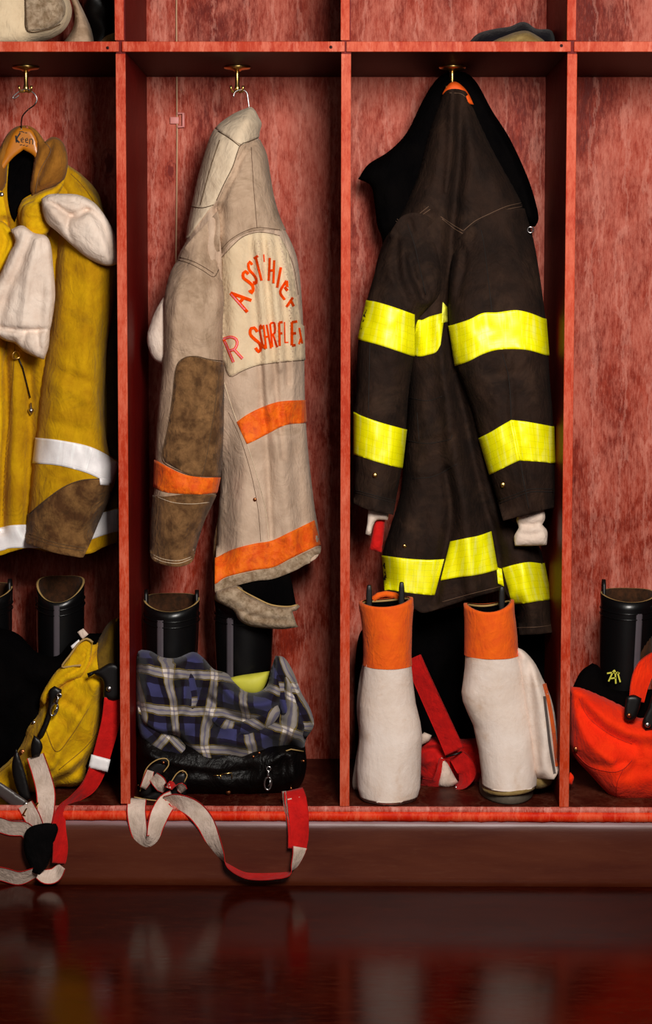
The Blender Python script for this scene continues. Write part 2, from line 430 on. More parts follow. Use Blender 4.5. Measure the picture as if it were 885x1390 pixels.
class Surf:
    """front relief of a cloth body: outline in photo pixels, depth in metres"""
    def __init__(s, outline, Yc, df, R, folds=(), nz=(), open_edges=(), sm=4, seed=1, tilt=None):
        s.out = outline
        xs = [p[0] for p in outline]; ys = [p[1] for p in outline]
        s.x0, s.y0 = min(xs) - 12, min(ys) - 12
        nx, ny = int((max(xs) - s.x0 + 12) / G) + 2, int((max(ys) - s.y0 + 12) / G) + 2
        X, Y = np.meshgrid(s.x0 + np.arange(nx) * G, s.y0 + np.arange(ny) * G)
        ins = inside(X, Y, outline)
        if open_edges:
            D = np.full(X.shape, 1e9); n = len(outline)
            keep = []
            for i in range(n):
                a, b = outline[i], outline[(i + 1) % n]
                m = ((a[0] + b[0]) / 2, (a[1] + b[1]) / 2)
                if not any(bx[0] <= m[0] <= bx[2] and bx[1] <= m[1] <= bx[3] for bx in open_edges): keep.append((a, b))
            for a, b in keep: D = np.minimum(D, segdist(X, Y, [a, b], False))
        else:
            D = segdist(X, Y, outline, True)
        D = np.where(ins, D, 0)
        if open_edges:   # keep the relief going across the open rim
            for _ in range(6):
                E = np.zeros_like(D)
                E[:-1] = np.maximum(E[:-1], D[1:]); E[1:] = np.maximum(E[1:], D[:-1]); E[:, :-1] = np.maximum(E[:, :-1], D[:, 1:]); E[:, 1:] = np.maximum(E[:, 1:], D[:, :-1])
                out_near = (~ins)
                nearopen = np.zeros_like(ins)
                for bx in open_edges: nearopen |= (X >= bx[0] - 4) & (X <= bx[2] + 4) & (Y >= bx[1] - 4) & (Y <= bx[3] + 4)
                D = np.where(out_near & nearopen & (D == 0), E, D)
        B = blur(D, sm / G, sm / G)
        wq = np.clip(D / (1.5 * sm), 0, 1)
        Dm = wq * B + (1 - wq) * D
        q = np.clip(Dm / R, 0, 1)
        prof = np.sqrt(np.clip(1 - (1 - q) ** 2, 0, 1))
        s.prof = prof
        H = df * prof
        env = np.clip(Dm / min(R, 10), 0, 1)
        for f in folds:
            pl = smooth_open([tuple(p) for p in f[0]], 5) if len(f[0]) > 2 else f[0]
            d = segdist(X, Y, pl, False)
            H = H + f[2] * np.exp(-0.5 * (d / f[1]) ** 2) * env
        rng = np.random.default_rng(seed)
        for amp, sx, sy in nz:
            N = blur(rng.standard_normal(X.shape), sx / G, sy / G); N = N / (N.std() + 1e-9)
            H = H + amp * N * env
        s.Yg = (Yc if not callable(Yc) else np.vectorize(Yc)(X, Y)) - H
        s.Yb = (Yc if not callable(Yc) else np.vectorize(Yc)(X, Y)) + 0 * H
        s.nx, s.ny = nx, ny
    def _s(s, A, px, py):
        gx = min(max((px - s.x0) / G, 0), s.nx - 1.001); gy = min(max((py - s.y0) / G, 0), s.ny - 1.001)
        i, j = int(gx), int(gy); a, b = gx - i, gy - j
        return (A[j, i] * (1 - a) + A[j, i + 1] * a) * (1 - b) + (A[j + 1, i] * (1 - a) + A[j + 1, i + 1] * a) * b
    def y(s, px, py): return float(s._s(s.Yg, px, py))
    def yb(s, px, py, db): return float(min(s._s(s.Yb, px, py) + db * s._s(s.prof, px, py), 0.428))
    def at(s, px, py, off=0.0): return P(px, py, s.y(px, py) - off)
    def lift(s, px, py): return 0.0045 * (1 - min(float(s._s(s.prof, px, py)) / 0.75, 1)) ** 1.5
def tri(outline, sp):
    n = len(outline)
    xs = [p[0] for p in outline]; ys = [p[1] for p in outline]
    gx = np.arange(min(xs) + sp * .5, max(xs), sp); gy = np.arange(min(ys) + sp * .5, max(ys), sp * 0.87)
    X, Y = np.meshgrid(gx, gy); X = X + (np.arange(len(gy)) % 2)[:, None] * sp * .5
    ok = inside(X, Y, outline) & (segdist(X, Y, outline, True) > sp * 0.45)
    pts = [Vector(p[:2]) for p in outline] + [Vector((float(a), float(b))) for a, b in zip(X[ok], Y[ok])]
    v, e, f, ov, oe, of = delaunay_2d_cdt(pts, [], [list(range(n))], 1, 1e-4)
    return [tuple(p) for p in v], [tuple(q) for q in f]
def shell(name, outline, yf, yb, mat, parent, sp=4.0, uvs=100.0, uvf=None, loc=None, rimmat=None):
    """a closed body: front relief yf, back relief yb, side walls round the outline"""
    vs, fs = tri(outline, sp)
    n = len(vs)
    V = [P(p[0], p[1], yf(*p)) for p in vs] + [P(p[0], p[1], max(yb(*p), yf(*p) + 0.0004)) for p in vs]
    ar = sum(vs[a][0] * vs[b][1] - vs[b][0] * vs[a][1] for f in fs[:1] for a, b in zip(f, f[1:] + f[:1]))
    FF = []
    for f in fs:
        a = sum(vs[p][0] * vs[q][1] - vs[q][0] * vs[p][1] for p, q in zip(f, f[1:] + f[:1]))
        f = f if a < 0 else f[::-1]      # image y runs down; keep the front facing the viewer side
        FF.append(f)
    F2 = list(FF) + [tuple(i + n for i in f[::-1]) for f in FF]
    ed = {}
    for f in FF:
        for a, b in zip(f, f[1:] + f[:1]): ed[(a, b)] = ed.get((a, b), 0) + 1
    nf = len(F2)
    for (a, b) in ed:
        if (b, a) not in ed: F2.append((b, a, a + n, b + n))
    uv = [uvf(*p) if uvf else (p[0] / uvs, -p[1] / uvs) for p in vs] * 2
    mats = [mat] + ([rimmat] if rimmat else [])
    fm = [0] * len(FF) + [1 if rimmat else 0] * (len(F2) - len(FF))
    return mesh(name, V, F2, mats, parent, fm, uv, True, loc)
def puff(name, outline, Yc, df, db, R, mat, parent, folds=(), nz=((0.0012, 5, 12),), open_edges=(), sp=4.0, raw=False, seed=1, sm=4, corner=58, uvf=None, loc=None):
    ol = smooth_closed(outline, sp * 0.9, 0.1 if raw else corner)
    s = Surf(ol, Yc, df, R, folds, nz, open_edges, sm, seed)
    s.obj = shell(name, ol, s.y, lambda a, b: s.yb(a, b, db), mat, parent, sp, uvf=uvf, loc=loc)
    return s
def snapout(q, base, push=1.4, near=2.6):
    bd = None
    o = base.out; n = len(o)
    for i in range(n):
        (x0, y0), (x1, y1) = o[i][:2], o[(i + 1) % n][:2]
        dx, dy = x1 - x0, y1 - y0; L = dx * dx + dy * dy
        if L < 1e-9: continue
        t = min(max(((q[0] - x0) * dx + (q[1] - y0) * dy) / L, 0), 1)
        c = (x0 + t * dx, y0 + t * dy); d = math.hypot(q[0] - c[0], q[1] - c[1])
        if bd is None or d < bd[0]: bd = (d, c, (-dy / math.sqrt(L), dx / math.sqrt(L)))
    if bd[0] > near: return q
    c, m = bd[1], bd[2]
    if bool(inside(np.array([c[0] + m[0] * .6]), np.array([c[1] + m[1] * .6]), o)[0]): m = (-m[0], -m[1])
    return (c[0] + m[0] * push, c[1] + m[1] * push)
def patch(name, poly, base, mat, parent, off=0.0014, sp=4.0, raw=False, uvf=None, corner=40):
    ol = [snapout(q, base) for q in smooth_closed(poly, sp * 0.9, 0.1 if raw else corner)]
    ol = [q for i, q in enumerate(ol) if math.dist(q, ol[i - 1]) > 0.3]
    return shell(name, ol, lambda a, b: base.y(a, b) - off - base.lift(a, b), lambda a, b: base.y(a, b) + 0.0012, mat, parent, sp, uvf=uvf)
def band(name, top, bot, base, mat, parent, off=0.0016, uvw=1.0):
    """tape sewn round the cloth: top and bottom edge polylines (same direction)"""
    T = smooth_open(top, 3); n = len(T)
    Bq = smooth_open(bot, 3)
    T[0] = snapout(T[0], base); T[-1] = snapout(T[-1], base); Bq[0] = snapout(Bq[0], base); Bq[-1] = snapout(Bq[-1], base)
    B = [Bq[min(int(i * (len(Bq) - 1) / (n - 1) + .5), len(Bq) - 1)] for i in range(n)]
    k = max(3, int(math.dist(T[n // 2], B[n // 2]) / 3))
    vs = []; uv = []; L = 0
    for i in range(n):
        if i: L += math.dist(T[i], T[i - 1])
        for j in range(k + 1):
            q = j / k
            a, b = T[i][0] * (1 - q) + B[i][0] * q, T[i][1] * (1 - q) + B[i][1] * q
            vs.append((a, b)); uv.append((L / 45, q))
    N = len(vs)
    V = [P(a, b, base.y(a, b) - off - base.lift(a, b)) for a, b in vs] + [P(a, b, base.y(a, b) + 0.0012) for a, b in vs]
    K = k + 1; fs = []
    for i in range(n - 1):
        for j in range(k):
            f = (i * K + j, i * K + j + 1, (i + 1) * K + j + 1, (i + 1) * K + j)
            fs.append(f); fs.append(tuple(x + N for x in f[::-1]))
    for i in range(n - 1):
        fs.append((i * K, (i + 1) * K, (i + 1) * K + N, i * K + N)); fs.append(((i + 1) * K + k, i * K + k, i * K + k + N, (i + 1) * K + k + N))
    for j in range(k):
        fs.append((j + 1, j, j + N, j + 1 + N)); a = (n - 1) * K + j; fs.append((a, a + 1, a + 1 + N, a + N))
    return mesh(name, V, fs, mat, parent, None, uv * 2)
def seam(pts, base, parent, mat, name='seam', r=0.0007, off=0.0006):
    for pl in (pts if isinstance(pts[0][0], (tuple, list)) else [pts]):
        o = MB().tube([base.at(a, b, off + base.lift(a, b) * 1.1) for a, b in smooth_open(pl, 4)], r, 5).build(name, mat, parent)
    return o
def strokes(name, pls, wpx, base, mat, parent, off=0.0022, w2=None):
    m = MB()
    for pl in pls:
        p = pl if len(pl) < 3 else smooth_open(pl, 2.5)
        if len(p) == 2: p = [tuple(a + (b - a) * t / 6 for a, b in zip(p[0], p[1])) for t in range(7)]
        rows = []
        for i, q in enumerate(p):
            a, b = p[max(i - 1, 0)], p[min(i + 1, len(p) - 1)]
            dx, dy = b[0] - a[0], b[1] - a[1]; L = math.hypot(dx, dy) or 1
            nx, ny = -dy / L * wpx / 2, dx / L * wpx / 2
            rows.append(((q[0] + nx, q[1] + ny), (q[0] - nx, q[1] - ny)))
        vs = []
        for a, b in rows:
            for o in (off, -0.0004):
                for c in (a, b): vs.append(base.at(c[0], c[1], o + (base.lift(c[0], c[1]) if o > 0 else 0)))
        fs = []
        for i in range(len(rows) - 1):
            k = i * 4
            fs += [(k, k + 1, k + 5, k + 4), (k + 3, k + 2, k + 6, k + 7), (k + 2, k, k + 4, k + 6), (k + 1, k + 3, k + 7, k + 5)]
        fs += [(1, 0, 2, 3), tuple(len(vs) - 4 + q for q in (0, 1, 3, 2))]
        m.add(vs, fs)
    return m.build(name, mat, parent, smooth=False)
def ribbon(name, pts, W, front, back, parent, th=0.0012, edge=None, step=3):
    """webbing: centreline (px,py,Y,signed apparent width); full width W px, so a turned strap runs off in depth"""
    q = smooth_open(pts, step)
    A = []; B = []
    for i, p in enumerate(q):
        a, b = q[max(i - 1, 0)], q[min(i + 1, len(q) - 1)]
        dx, dy = b[0] - a[0], b[1] - a[1]; L = math.hypot(dx, dy) or 1
        wv = max(-W, min(W, p[3])); dz = math.sqrt(max(W * W - wv * wv, 0)) / 2 / 700
        nx, ny = -dy / L * wv / 2, dx / L * wv / 2
        A.append(P(p[0] + nx, p[1] + ny, p[2] + dz)); B.append(P(p[0] - nx, p[1] - ny, p[2] - dz))
    vs = []; uv = []
    n = len(q)
    K = 5; C = []
    for i in range(n):
        a, b = A[i], B[i]
        j0, j1 = max(i - 1, 0), min(i + 1, n - 1)
        t = (A[j1] + B[j1]) - (A[j0] + B[j0]); nr = t.cross(b - a)
        nr = nr.normalized() if nr.length > 1e-9 else Vector((0, -1, 0))
        C.append(nr)
    for i in range(1, n):
        if C[i].dot(C[i - 1]) < 0 and abs(C[i].dot(C[i-1])) > .7: C[i] = -C[i]
    fsn = [0.0, 0.05, 0.5, 0.95, 1.0]
    for sgn in (1, -1):
        for i in range(n):
            for k in range(K): vs.append(A[i].lerp(B[i], fsn[k]) + C[i] * th * sgn * 0.5)
    N = n * K; fs = []; fm = []
    for i in range(n - 1):
        for k in range(K - 1):
            f = (i * K + k, i * K + k + 1, (i + 1) * K + k + 1, (i + 1) * K + k)
            e = k in (0, K - 2)
            fs.append(f[::-1]); fm.append(1 if (e and edge) else 0)
            fs.append(tuple(x + N for x in f)); fm.append(1)
        fs.append((i * K, (i + 1) * K, (i + 1) * K + N, i * K + N)); fm.append(1)
        k = K - 1
        fs.append(((i + 1) * K + k, i * K + k, i * K + k + N, (i + 1) * K + k + N)); fm.append(1)
    for i in (0, n - 1):
        for k in range(K - 1):
            f = (i * K + k, i * K + k + 1, i * K + k + 1 + N, i * K + k + N); fs.append(f if i == 0 else f[::-1]); fm.append(0)
    return mesh(name, vs, fs, [front, back], parent, fm)
def stud(c, r, mat, parent, name='stud', h=0.003):
    m = MB(); m.lathe(c, [(r * .95, -0.001), (r, 0.0), (r, h * .4), (r * .8, h * .8), (r * .35, h)], 'y', 16)
    m.lathe((c[0], c[1] - h * .9, c[2]), [(r * .32, 0), (r * .3, .0006)], 'y', 12)
    return m.build(name, mat, parent)

# ================================================================== THE SETTING
X1, X2, X3 = -0.4350, 0.0010, 0.4370
PITCHX = 0.436
ZS, DEP, TH = 1.4808, 0.4338, 0.0189
ZT = 1.90
XL, XR = X1 - 2 * PITCHX, X3 + 2 * PITCHX
ZF = -0.157
fl = NT('glossy_brown_floor')
v = fl.coord((1, 3.0, 1)); n1 = fl.noise(v, 2.2, 6, 0.6, 0.4); n2 = fl.noise(fl.coord((1, 3, 1)), 30, 5, 0.7)
vo = fl.n('ShaderNodeTexVoronoi'); vo.inputs['Scale'].default_value = 28; fl.l(fl.coord((1, 1.5, 1)), vo.inputs['Vector'])
spk = fl.ramp(vo.outputs['Distance'], [(0.0, BW[1]), (0.035, BW[0])])
c = fl.mix(fl.ramp(n1, [(0.35, BW[0]), (0.65, BW[1])]), lin((56, 10, 2)), lin((34, 3, 1)))
c = fl.mix(fl.math('MULTIPLY', fl.ramp(n2, [(0.5, BW[0]), (0.75, BW[1])]), 0.35), c, lin((84, 30, 10)))
c = fl.mix(fl.math('MULTIPLY', spk, 0.6), c, lin((170, 130, 90)))
fl.bump(n2, 0.06, 0.001)
fl.b.inputs['IOR'].default_value = 1.25
fl.out(c, fl.ramp(n2, [(0.3, (0.12,) * 3), (0.8, (0.24,) * 3)]), 0, 0.22)
o = MB().box(XL - 1.2, XR + 1.2, -5.6, DEP + .06, ZF - 0.05, ZF).build('floor', fl.m, smooth=False); tag(o, 'glossy dark brown painted floor in front of the lockers', 'floor', kind='structure')
cu = NT('brown_painted_kerb')
n1 = cu.noise(cu.coord((0.6, 1, 3)), 5, 6, 0.6, 0.3); n2 = cu.noise(cu.coord((0.5, 1, 4)), 45, 5, 0.7)
c = cu.mix(cu.ramp(n1, [(0.35, BW[0]), (0.65, BW[1])]), lin((84, 36, 18)), lin((68, 22, 8)))
c = cu.mix(cu.math('MULTIPLY', cu.ramp(n2, [(0.55, BW[0]), (0.8, BW[1])]), 0.4), c, lin((100, 56, 36)))
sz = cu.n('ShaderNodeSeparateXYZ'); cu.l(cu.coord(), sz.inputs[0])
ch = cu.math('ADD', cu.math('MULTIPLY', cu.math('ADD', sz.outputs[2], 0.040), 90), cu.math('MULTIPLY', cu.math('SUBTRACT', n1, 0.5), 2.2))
c = cu.mix(cu.ramp(ch, [(0.0, BW[0]), (0.9, (0.75, 0.75, 0.75, 1))]), c, lin((158, 122, 128)))  # lavender sheen along the kerb top painted into the colour
cu.bump(n2, 0.15, 0.001)
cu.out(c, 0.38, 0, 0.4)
# kerb: rounded top edge and a coved foot running into the floor
prof = [(DEP, -0.0275), (0.004, -0.0275), (-0.002, -0.0285), (-0.006, -0.032), (-0.0085, -0.038), (-0.010, -0.048), (-0.011, -0.07), (-0.012, -0.11), (-0.013, -0.14), (-0.014, -0.165), (DEP, -0.165)]
vs = []; nseg = 60
for i in range(nseg + 1):
    x = XL - 1.2 + (XR - XL + 2.4) * i / nseg
    for (yy, zz) in prof: vs.append((x, yy + (0.0015 * noise.noise((x * 6, zz * 20, 0)) if yy < 0.01 else 0), zz))
n = len(prof)
fs = [(i * n + j, i * n + (j + 1) % n, (i + 1) * n + (j + 1) % n, (i + 1) * n + j) for i in range(nseg) for j in range(n)]
fs += [tuple(range(n)), tuple(range(nseg * n, (nseg + 1) * n))[::-1]]
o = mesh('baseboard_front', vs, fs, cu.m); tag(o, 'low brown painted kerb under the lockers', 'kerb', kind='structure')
o = MB().box(XL - 1.2, XR + 1.2, DEP + .02, DEP + .08, ZF, 2.6).build('wall_back', plain('wall_paint', (120, 60, 50), 0.8), smooth=False)
tag(o, 'wall behind the lockers', 'wall', kind='structure')

# ---- the locker unit
lk = thing('wooden_locker', (0, DEP / 2, 0), 'open red wooden gear locker with bays, top shelf and worn paint', 'locker')
o = MB().box(XL, XR, DEP, DEP + 0.012, -0.026, ZT).build('back_panel', M['back'], lk, smooth=False)
def jag(x): return 0.0016 * noise.noise((x * 30, 1.3, 0)) + 0.0009 * noise.noise((x * 120, 2.1, 0))
MB().box(XL, XR, 0.004, DEP, -0.0265, 0.0).build('bottom_board', M['floorin'], lk, smooth=False)
m = MB(); vs = []; N = 260
for i in range(N + 1):
    x = XL + (XR - XL) * i / N
    for (yy, zz) in ((0.004, -0.0005), (0.0, -0.001), (-0.0025, -0.0095), (-0.0012, -0.0105)): vs.append((x, yy + jag(x) * .3, zz + jag(x + 5) * .4))
m.add(vs, [(i * 4 + j, i * 4 + j + 1, (i + 1) * 4 + j + 1, (i + 1) * 4 + j) for i in range(N) for j in range(3)])
m.build('edge_strip', M['strip'], lk)
m = MB(); vs = []
for i in range(N + 1):
    x = XL + (XR - XL) * i / N
    for (yy, zz) in ((-0.0012, -0.0100), (-0.006, -0.0125), (-0.0075, -0.018), (-0.0065, -0.0275 - abs(jag(x * 2)) * 1.5), (0.004, -0.0278)): vs.append((x, yy + jag(x) * .8, zz + jag(x + 9) * .5))
m.add(vs, [(i * 5 + j, i * 5 + j + 1, (i + 1) * 5 + j + 1, (i + 1) * 5 + j) for i in range(N) for j in range(4)])
m.build('front_lip', M['lip'], lk)
h = TH / 2
for k, X in enumerate((XL + h, X1 - PITCHX, X1, X2, X3, X3 + PITCHX, XR - h)):
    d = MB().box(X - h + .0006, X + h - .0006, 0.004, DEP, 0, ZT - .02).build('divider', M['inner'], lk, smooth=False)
    MB().box(X - h, X + h, -0.001, 0.005, 0.0003 if k != 2 else 0.004, ZS - .004).build('edging', M['edge'], d, smooth=False, bevel=.0008)
    MB().box(X - h - .0012, X + h - .0028, -0.001, 0.005, ZS + .022, ZT - .02).build('edging', M['edge'], d, smooth=False, bevel=.0008)
XX = [XL, X1 - PITCHX, X1, X2, X3, X3 + PITCHX, XR]
for k in range(6):
    a, b = XX[k] + h + .0006, XX[k + 1] - h - .0006
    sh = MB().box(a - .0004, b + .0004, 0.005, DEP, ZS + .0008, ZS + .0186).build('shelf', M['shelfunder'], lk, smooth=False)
    a2, b2 = a - h * (.75 if k != 3 else 1.0), b + h * .75
    MB().box(a2, b2, -0.0025, 0.006, ZS, ZS + .0195).build('edging', M['edge'], sh, smooth=False, bevel=.0012)
    for q in ((b2 - .03, b2 - .018) if k in (1, 2, 3) else ()):
        pass
MB().box(XL, XR, 0.0, DEP, ZT - .02, ZT).build('top_board', M['inner'], lk, smooth=False)

# joints where shelf edging meets the dividers (small dark nail dents)
for (px, py) in ((146, 65), (449, 64), (762, 62)):
    m = MB(); c = P(px, py, -0.0024)
    m.lathe((c.x, -0.0022, c.z), [(0.0035, 0), (0.003, .0006), (.0012, .0003)], 'y', 12)
    m.build('nail_dent', M['shelfunder'], lk)

# ---- cable with painted clip
cb = thing('cable', P(240, 400, 0.428), 'thin beige cable running down the back panel behind the white coat', 'cable')
MB().tube([P(240, -60, .4295), P(239.5, 20, .4295), P(240, 100, .4295), P(240.5, 180, .4295), P(240, 260, .4295), P(239, 340, .4295), P(239, 400, .4295)], .0017, 8).build('wire', M['cable'], cb)
a = P(233, 154, .427); b = P(247, 172, .427)
m = MB(); c = P(246, 162, .427)
m.tube([Vector((P(241, 155, .4255).x, .4262, a.z)), Vector((b.x + .003, .4262, a.z)), Vector((b.x + .003, .4262, b.z)), Vector((P(241, 155, .4255).x, .4262, b.z))], .0032, 8)
m.box(a.x - .003, P(242, 0, .43).x, .426, .4315, P(0, 168, .43).z, P(0, 159, .43).z)
m.build('cable_clip', M['pinkpaint'], cb, bevel=.001)

# ---- brass hooks under the shelf
def hook(px, label, short=False):
    Y = .245
    c = Pz(px, Y, ZS)
    r = thing('coat_hook', c, label, 'hook', 'brass hooks under the shelf')
    MB().lathe((c.x, c.y, ZS + .0008), [(.027, 0), (.028, -.0015), (.026, -.0045), (.010, -.0072), (.006, -.010)], 'z', 28).build('flange', M['brass'], r)
    MB().lathe((c.x, c.y, ZS), [(.0055, -.005), (.0045, -.014), (.0042, -.036), (.0056, -.040), (.006, -.044), (.0046, -.049), (.002, -.052)], 'z', 16).build('stem', M['brass'], r)
    for s in (-1, 1):
        pts = [Vector((c.x + s * .0005, c.y, ZS - .046)), Vector((c.x + s * .006, c.y - .004, ZS - .0515)), Vector((c.x + s * .0105, c.y - .007, ZS - .051)), Vector((c.x + s * .0125, c.y - .009, ZS - .045)), Vector((c.x + s * .0125, c.y - .010, ZS - .039))]
        MB().tube(pts, [.0028, .0026, .0024, .0024, .0030], 8).build('prong', M['brass'], r)
    return c
H1 = hook(35, 'brass double hook above the yellow coat in the left bay')
H2 = hook(322, 'brass double hook holding the hanger of the off-white coat')
H3 = hook(614, 'brass hook mostly covered by the collar of the black coat')

def fade(base, extra, y0, y1):
    """sleeve axis depth: at the shoulder seam the sleeve sinks back onto the body"""
    def f(px, py):
        t = min(max((y1 - py) / (y1 - y0), 0), 1); t = t * t * (3 - 2 * t)
        return base + extra * t
    return f
# ================================================================== YELLOW COAT (left bay)
yc = thing('turnout_coat', P(40, 755, .25), 'mustard yellow firefighter coat with brown collar and white bands on wooden hanger', 'coat')
body_o = [(12, 205), (30, 196), (48, 200), (72, 205), (90, 222), (112, 238), (132, 260), (143, 290), (158, 330), (160, 400), (160, 480), (161, 560), (162, 640), (162, 735), (140, 743), (118, 752), (70, 750), (40, 744), (15, 749), (0, 754), (-40, 760), (-95, 757), (-98, 600), (-96, 400), (-92, 320), (-70, 260), (-40, 230), (-10, 212)]
ybody = puff('body', body_o, .27, .105, .10, 60, M['yellow'], yc, seed=3,
     folds=[([(6, 300), (8, 480), (10, 570), (5, 640), (2, 720)], 4, -.030), ([(20, 480), (18, 600), (22, 720)], 9, .012), ([(40, 480), (42, 600), (38, 720)], 5, -.02), ([(-40, 300), (-45, 750)], 14, .012), ([(120, 690), (160, 690)], 20, -.02)],
     nz=((.003, 12, 60), (.0012, 5, 10)), open_edges=[(-110, 735, 170, 770)])
# dark opening between the two fronts
MB()
patch('lining', [(15, 205), (30, 202), (46, 206), (45, 262), (30, 272), (24, 290), (20, 302), (14, 290), (10, 262), (12, 225)], ybody, M['liner'], yc, .002)
# front placket edges
seam([(22, 300), (24, 330), (20, 470), (14, 560), (8, 620), (4, 700)], ybody, yc, M['thread_y'])
patch('front_flap', [(-20, 250), (-2, 252), (5, 270), (12, 320), (14, 400), (8, 470), (3, 520), (2, 600), (-4, 650), (-30, 660), (-32, 450), (-28, 320)], ybody, M['yellow2'], yc, .006)
# right part of the body behind the sleeve: shade painted in dark olive
patch('side_shade', [(146, 470), (152, 440), (160, 430), (161, 560), (161.5, 688), (138, 696), (142, 660), (150, 640), (143, 590), (142, 540)], ybody, M['olive'], yc, .0015)
band('reflective_band', [(-97, 716), (-40, 722), (0, 716), (15, 713), (38, 712)], [(-97, 746), (-40, 750), (0, 748), (15, 744), (58, 744)], ybody, M['silver'], yc)
band('reflective_band', [(118, 704), (135, 697), (150, 693), (161.5, 690)], [(104, 741), (125, 732), (145, 725), (161.5, 721)], ybody, M['silver'], yc)
ys_o = [(88, 224), (108, 238), (128, 260), (142, 290), (158, 330), (160, 365), (153, 420), (145, 470), (142, 530), (143, 585), (150, 618), (160, 627), (156, 655), (146, 680), (134, 706), (122, 735), (112, 756), (75, 749), (36, 736), (38, 705), (42, 660), (46, 620), (49, 595), (55, 530), (64, 470), (72, 410), (76, 350), (78, 300), (80, 250)]
ysl = puff('sleeve', ys_o, fade(.175, .07, 235, 360), .075, .06, 42, M['yellow'], yc, seed=5,
     folds=[([(125, 300), (118, 420), (122, 560), (128, 610)], 9, .010), ([(142, 430), (140, 500), (141, 580)], 4, -.008), ([(60, 520), (95, 530), (140, 560)], 5, .004), ([(70, 500), (110, 515), (138, 525)], 4, -.004), ([(90, 300), (86, 450), (78, 590)], 10, .006), ([(75, 575), (110, 585), (135, 582)], 5, -.004), ([(110, 250), (120, 270), (135, 300)], 4, -.006)],
     nz=((.0022, 9, 24), (.001, 4, 7)), open_edges=[(30, 728, 125, 770), (70, 215, 112, 262)])
band('reflective_band', [(48, 594), (80, 597.5), (118, 605), (143, 616), (160, 628)], [(47, 629), (80, 632), (115, 641), (138, 651), (152, 657)], ysl, M['silver'], yc)
patch('suede_cuff', [(40, 698), (60, 681), (85, 663), (110, 653), (135, 651), (151, 655), (146, 680), (134, 706), (122, 735), (112, 756.5), (75, 749.5), (36, 736)], ysl, M['suede'], yc, .0016)
patch('tape_end', [(135, 650), (150, 651), (148, 659), (136, 658)], ysl, M['silver'], yc, .0028, raw=True)
seam([(37, 728), (75, 741), (114, 748)], ysl, yc, M['thread_d'], off=.0018)
seam([(38, 724), (76, 737), (116, 744)], ysl, yc, M['thread_d'], off=.0018)
seam([[(40, 697), (60, 680), (85, 662), (110, 652), (135, 650)]], ysl, yc, M['thread_d'], r=.0011, off=.0012)
seam([(96, 236), (112, 252), (128, 275), (140, 300)], ysl, yc, M['thread_y'])
# left sleeve, mostly outside the frame
puff('sleeve', [(-60, 240), (-85, 262), (-110, 310), (-126, 380), (-130, 500), (-132, 620), (-128, 740), (-60, 745), (-62, 600), (-52, 420), (-48, 300), (-50, 250)], .18, .06, .06, 36, M['yellow'], yc, open_edges=[(-140, 725, -50, 760)], sp=7)
# corduroy collar: two leaves that roll over
yo_l = puff('collar', [(36, 170), (22, 172), (10, 182), (0, 200), (-12, 222), (-26, 238), (-30, 262), (-14, 262), (0, 262), (8, 250), (10, 225), (14, 205), (24, 188), (34, 182)], .175, .03, .02, 12, M['cord'], yc, nz=((.001, 4, 5),), sp=3)
yo_r = puff('collar', [(36, 170), (46, 174), (54, 182), (61, 192), (70, 186), (80, 188), (88, 198), (92, 215), (91, 232), (86, 245), (74, 254), (60, 259), (44, 267), (41, 255), (45, 225), (48, 205), (48, 188)], .165, .034, .03, 16, M['cord'], yc,
     folds=[([(70, 195), (62, 215), (52, 240), (44, 262)], 3, -.012), ([(78, 200), (72, 225), (58, 250)], 6, .008)], nz=((.001, 4, 6),), sp=3)
seam([(61, 193), (69, 204), (62, 218), (53, 235), (48, 262)], yo_r, yc, M['thread_b'], off=.0006)
pk = puff('collar_stand', [(43, 266), (60, 258), (74, 253), (88, 243), (84, 256), (74, 268), (64, 280), (64, 322), (30, 318), (24, 290), (30, 273)], .15, .03, .02, 12, M['yellow2'], yc, folds=[([(60, 262), (50, 272), (45, 300)], 4, .006)], nz=((.0015, 4, 7),), sp=3)
# chest loop that holds the white cloth
puff('chest_loop', [(30, 283), (38, 275), (52, 272), (60, 282), (64, 296), (68, 310), (60, 320), (48, 323), (34, 318), (28, 304)], .125, .022, .02, 10, M['yellow2'], yc,
     folds=[([(34, 288), (44, 292), (62, 290)], 2.5, .005), ([(32, 300), (46, 305), (64, 302)], 2.5, .005)], nz=((.001, 4, 4),), sp=3)
ybl = puff('chest_loop', [(-14, 300), (2, 300), (12, 308), (20, 322), (18, 340), (8, 360), (-6, 382), (-20, 380)], .135, .02, .02, 10, M['yellow2'], yc, folds=[([(0, 305), (8, 325), (0, 350)], 3, -.008)], sp=3)
# fasteners
def ring(c, r, t, mat, parent, name='ring', rot=0):
    pts = [Vector((c[0] + r * math.cos(a), c[1] + math.sin(a * 1 + rot) * r * .4, c[2] + r * math.sin(a))) for a in [2 * math.pi * k / 20 for k in range(21)]]
    return MB().tube(pts, t, 8, cap=False).build(name, mat, parent)
stud(ybody.at(2, 264, .006), .005, M['steel'], yc, 'snap')
ring(ybody.at(22, 482, .008), .0075, .0017, M['brass'], yc)
MB().tube([ybody.at(25, 486, .006), ybody.at(31, 500, .007), ybody.at(36, 520, .008), ybody.at(41, 540, .010)], .0016, 6).build('cord', M['leather'], yc)
m = MB(); c = ybody.at(42, 556, .012)
m.lathe((c.x, c.y, c.z), [(.002, .014), (.0026, .004), (.006, .001), (.0065, -.003), (.004, -.006), (.002, -.010)], 'z', 14); m.build('toggle_clip', M['steel'], yc)
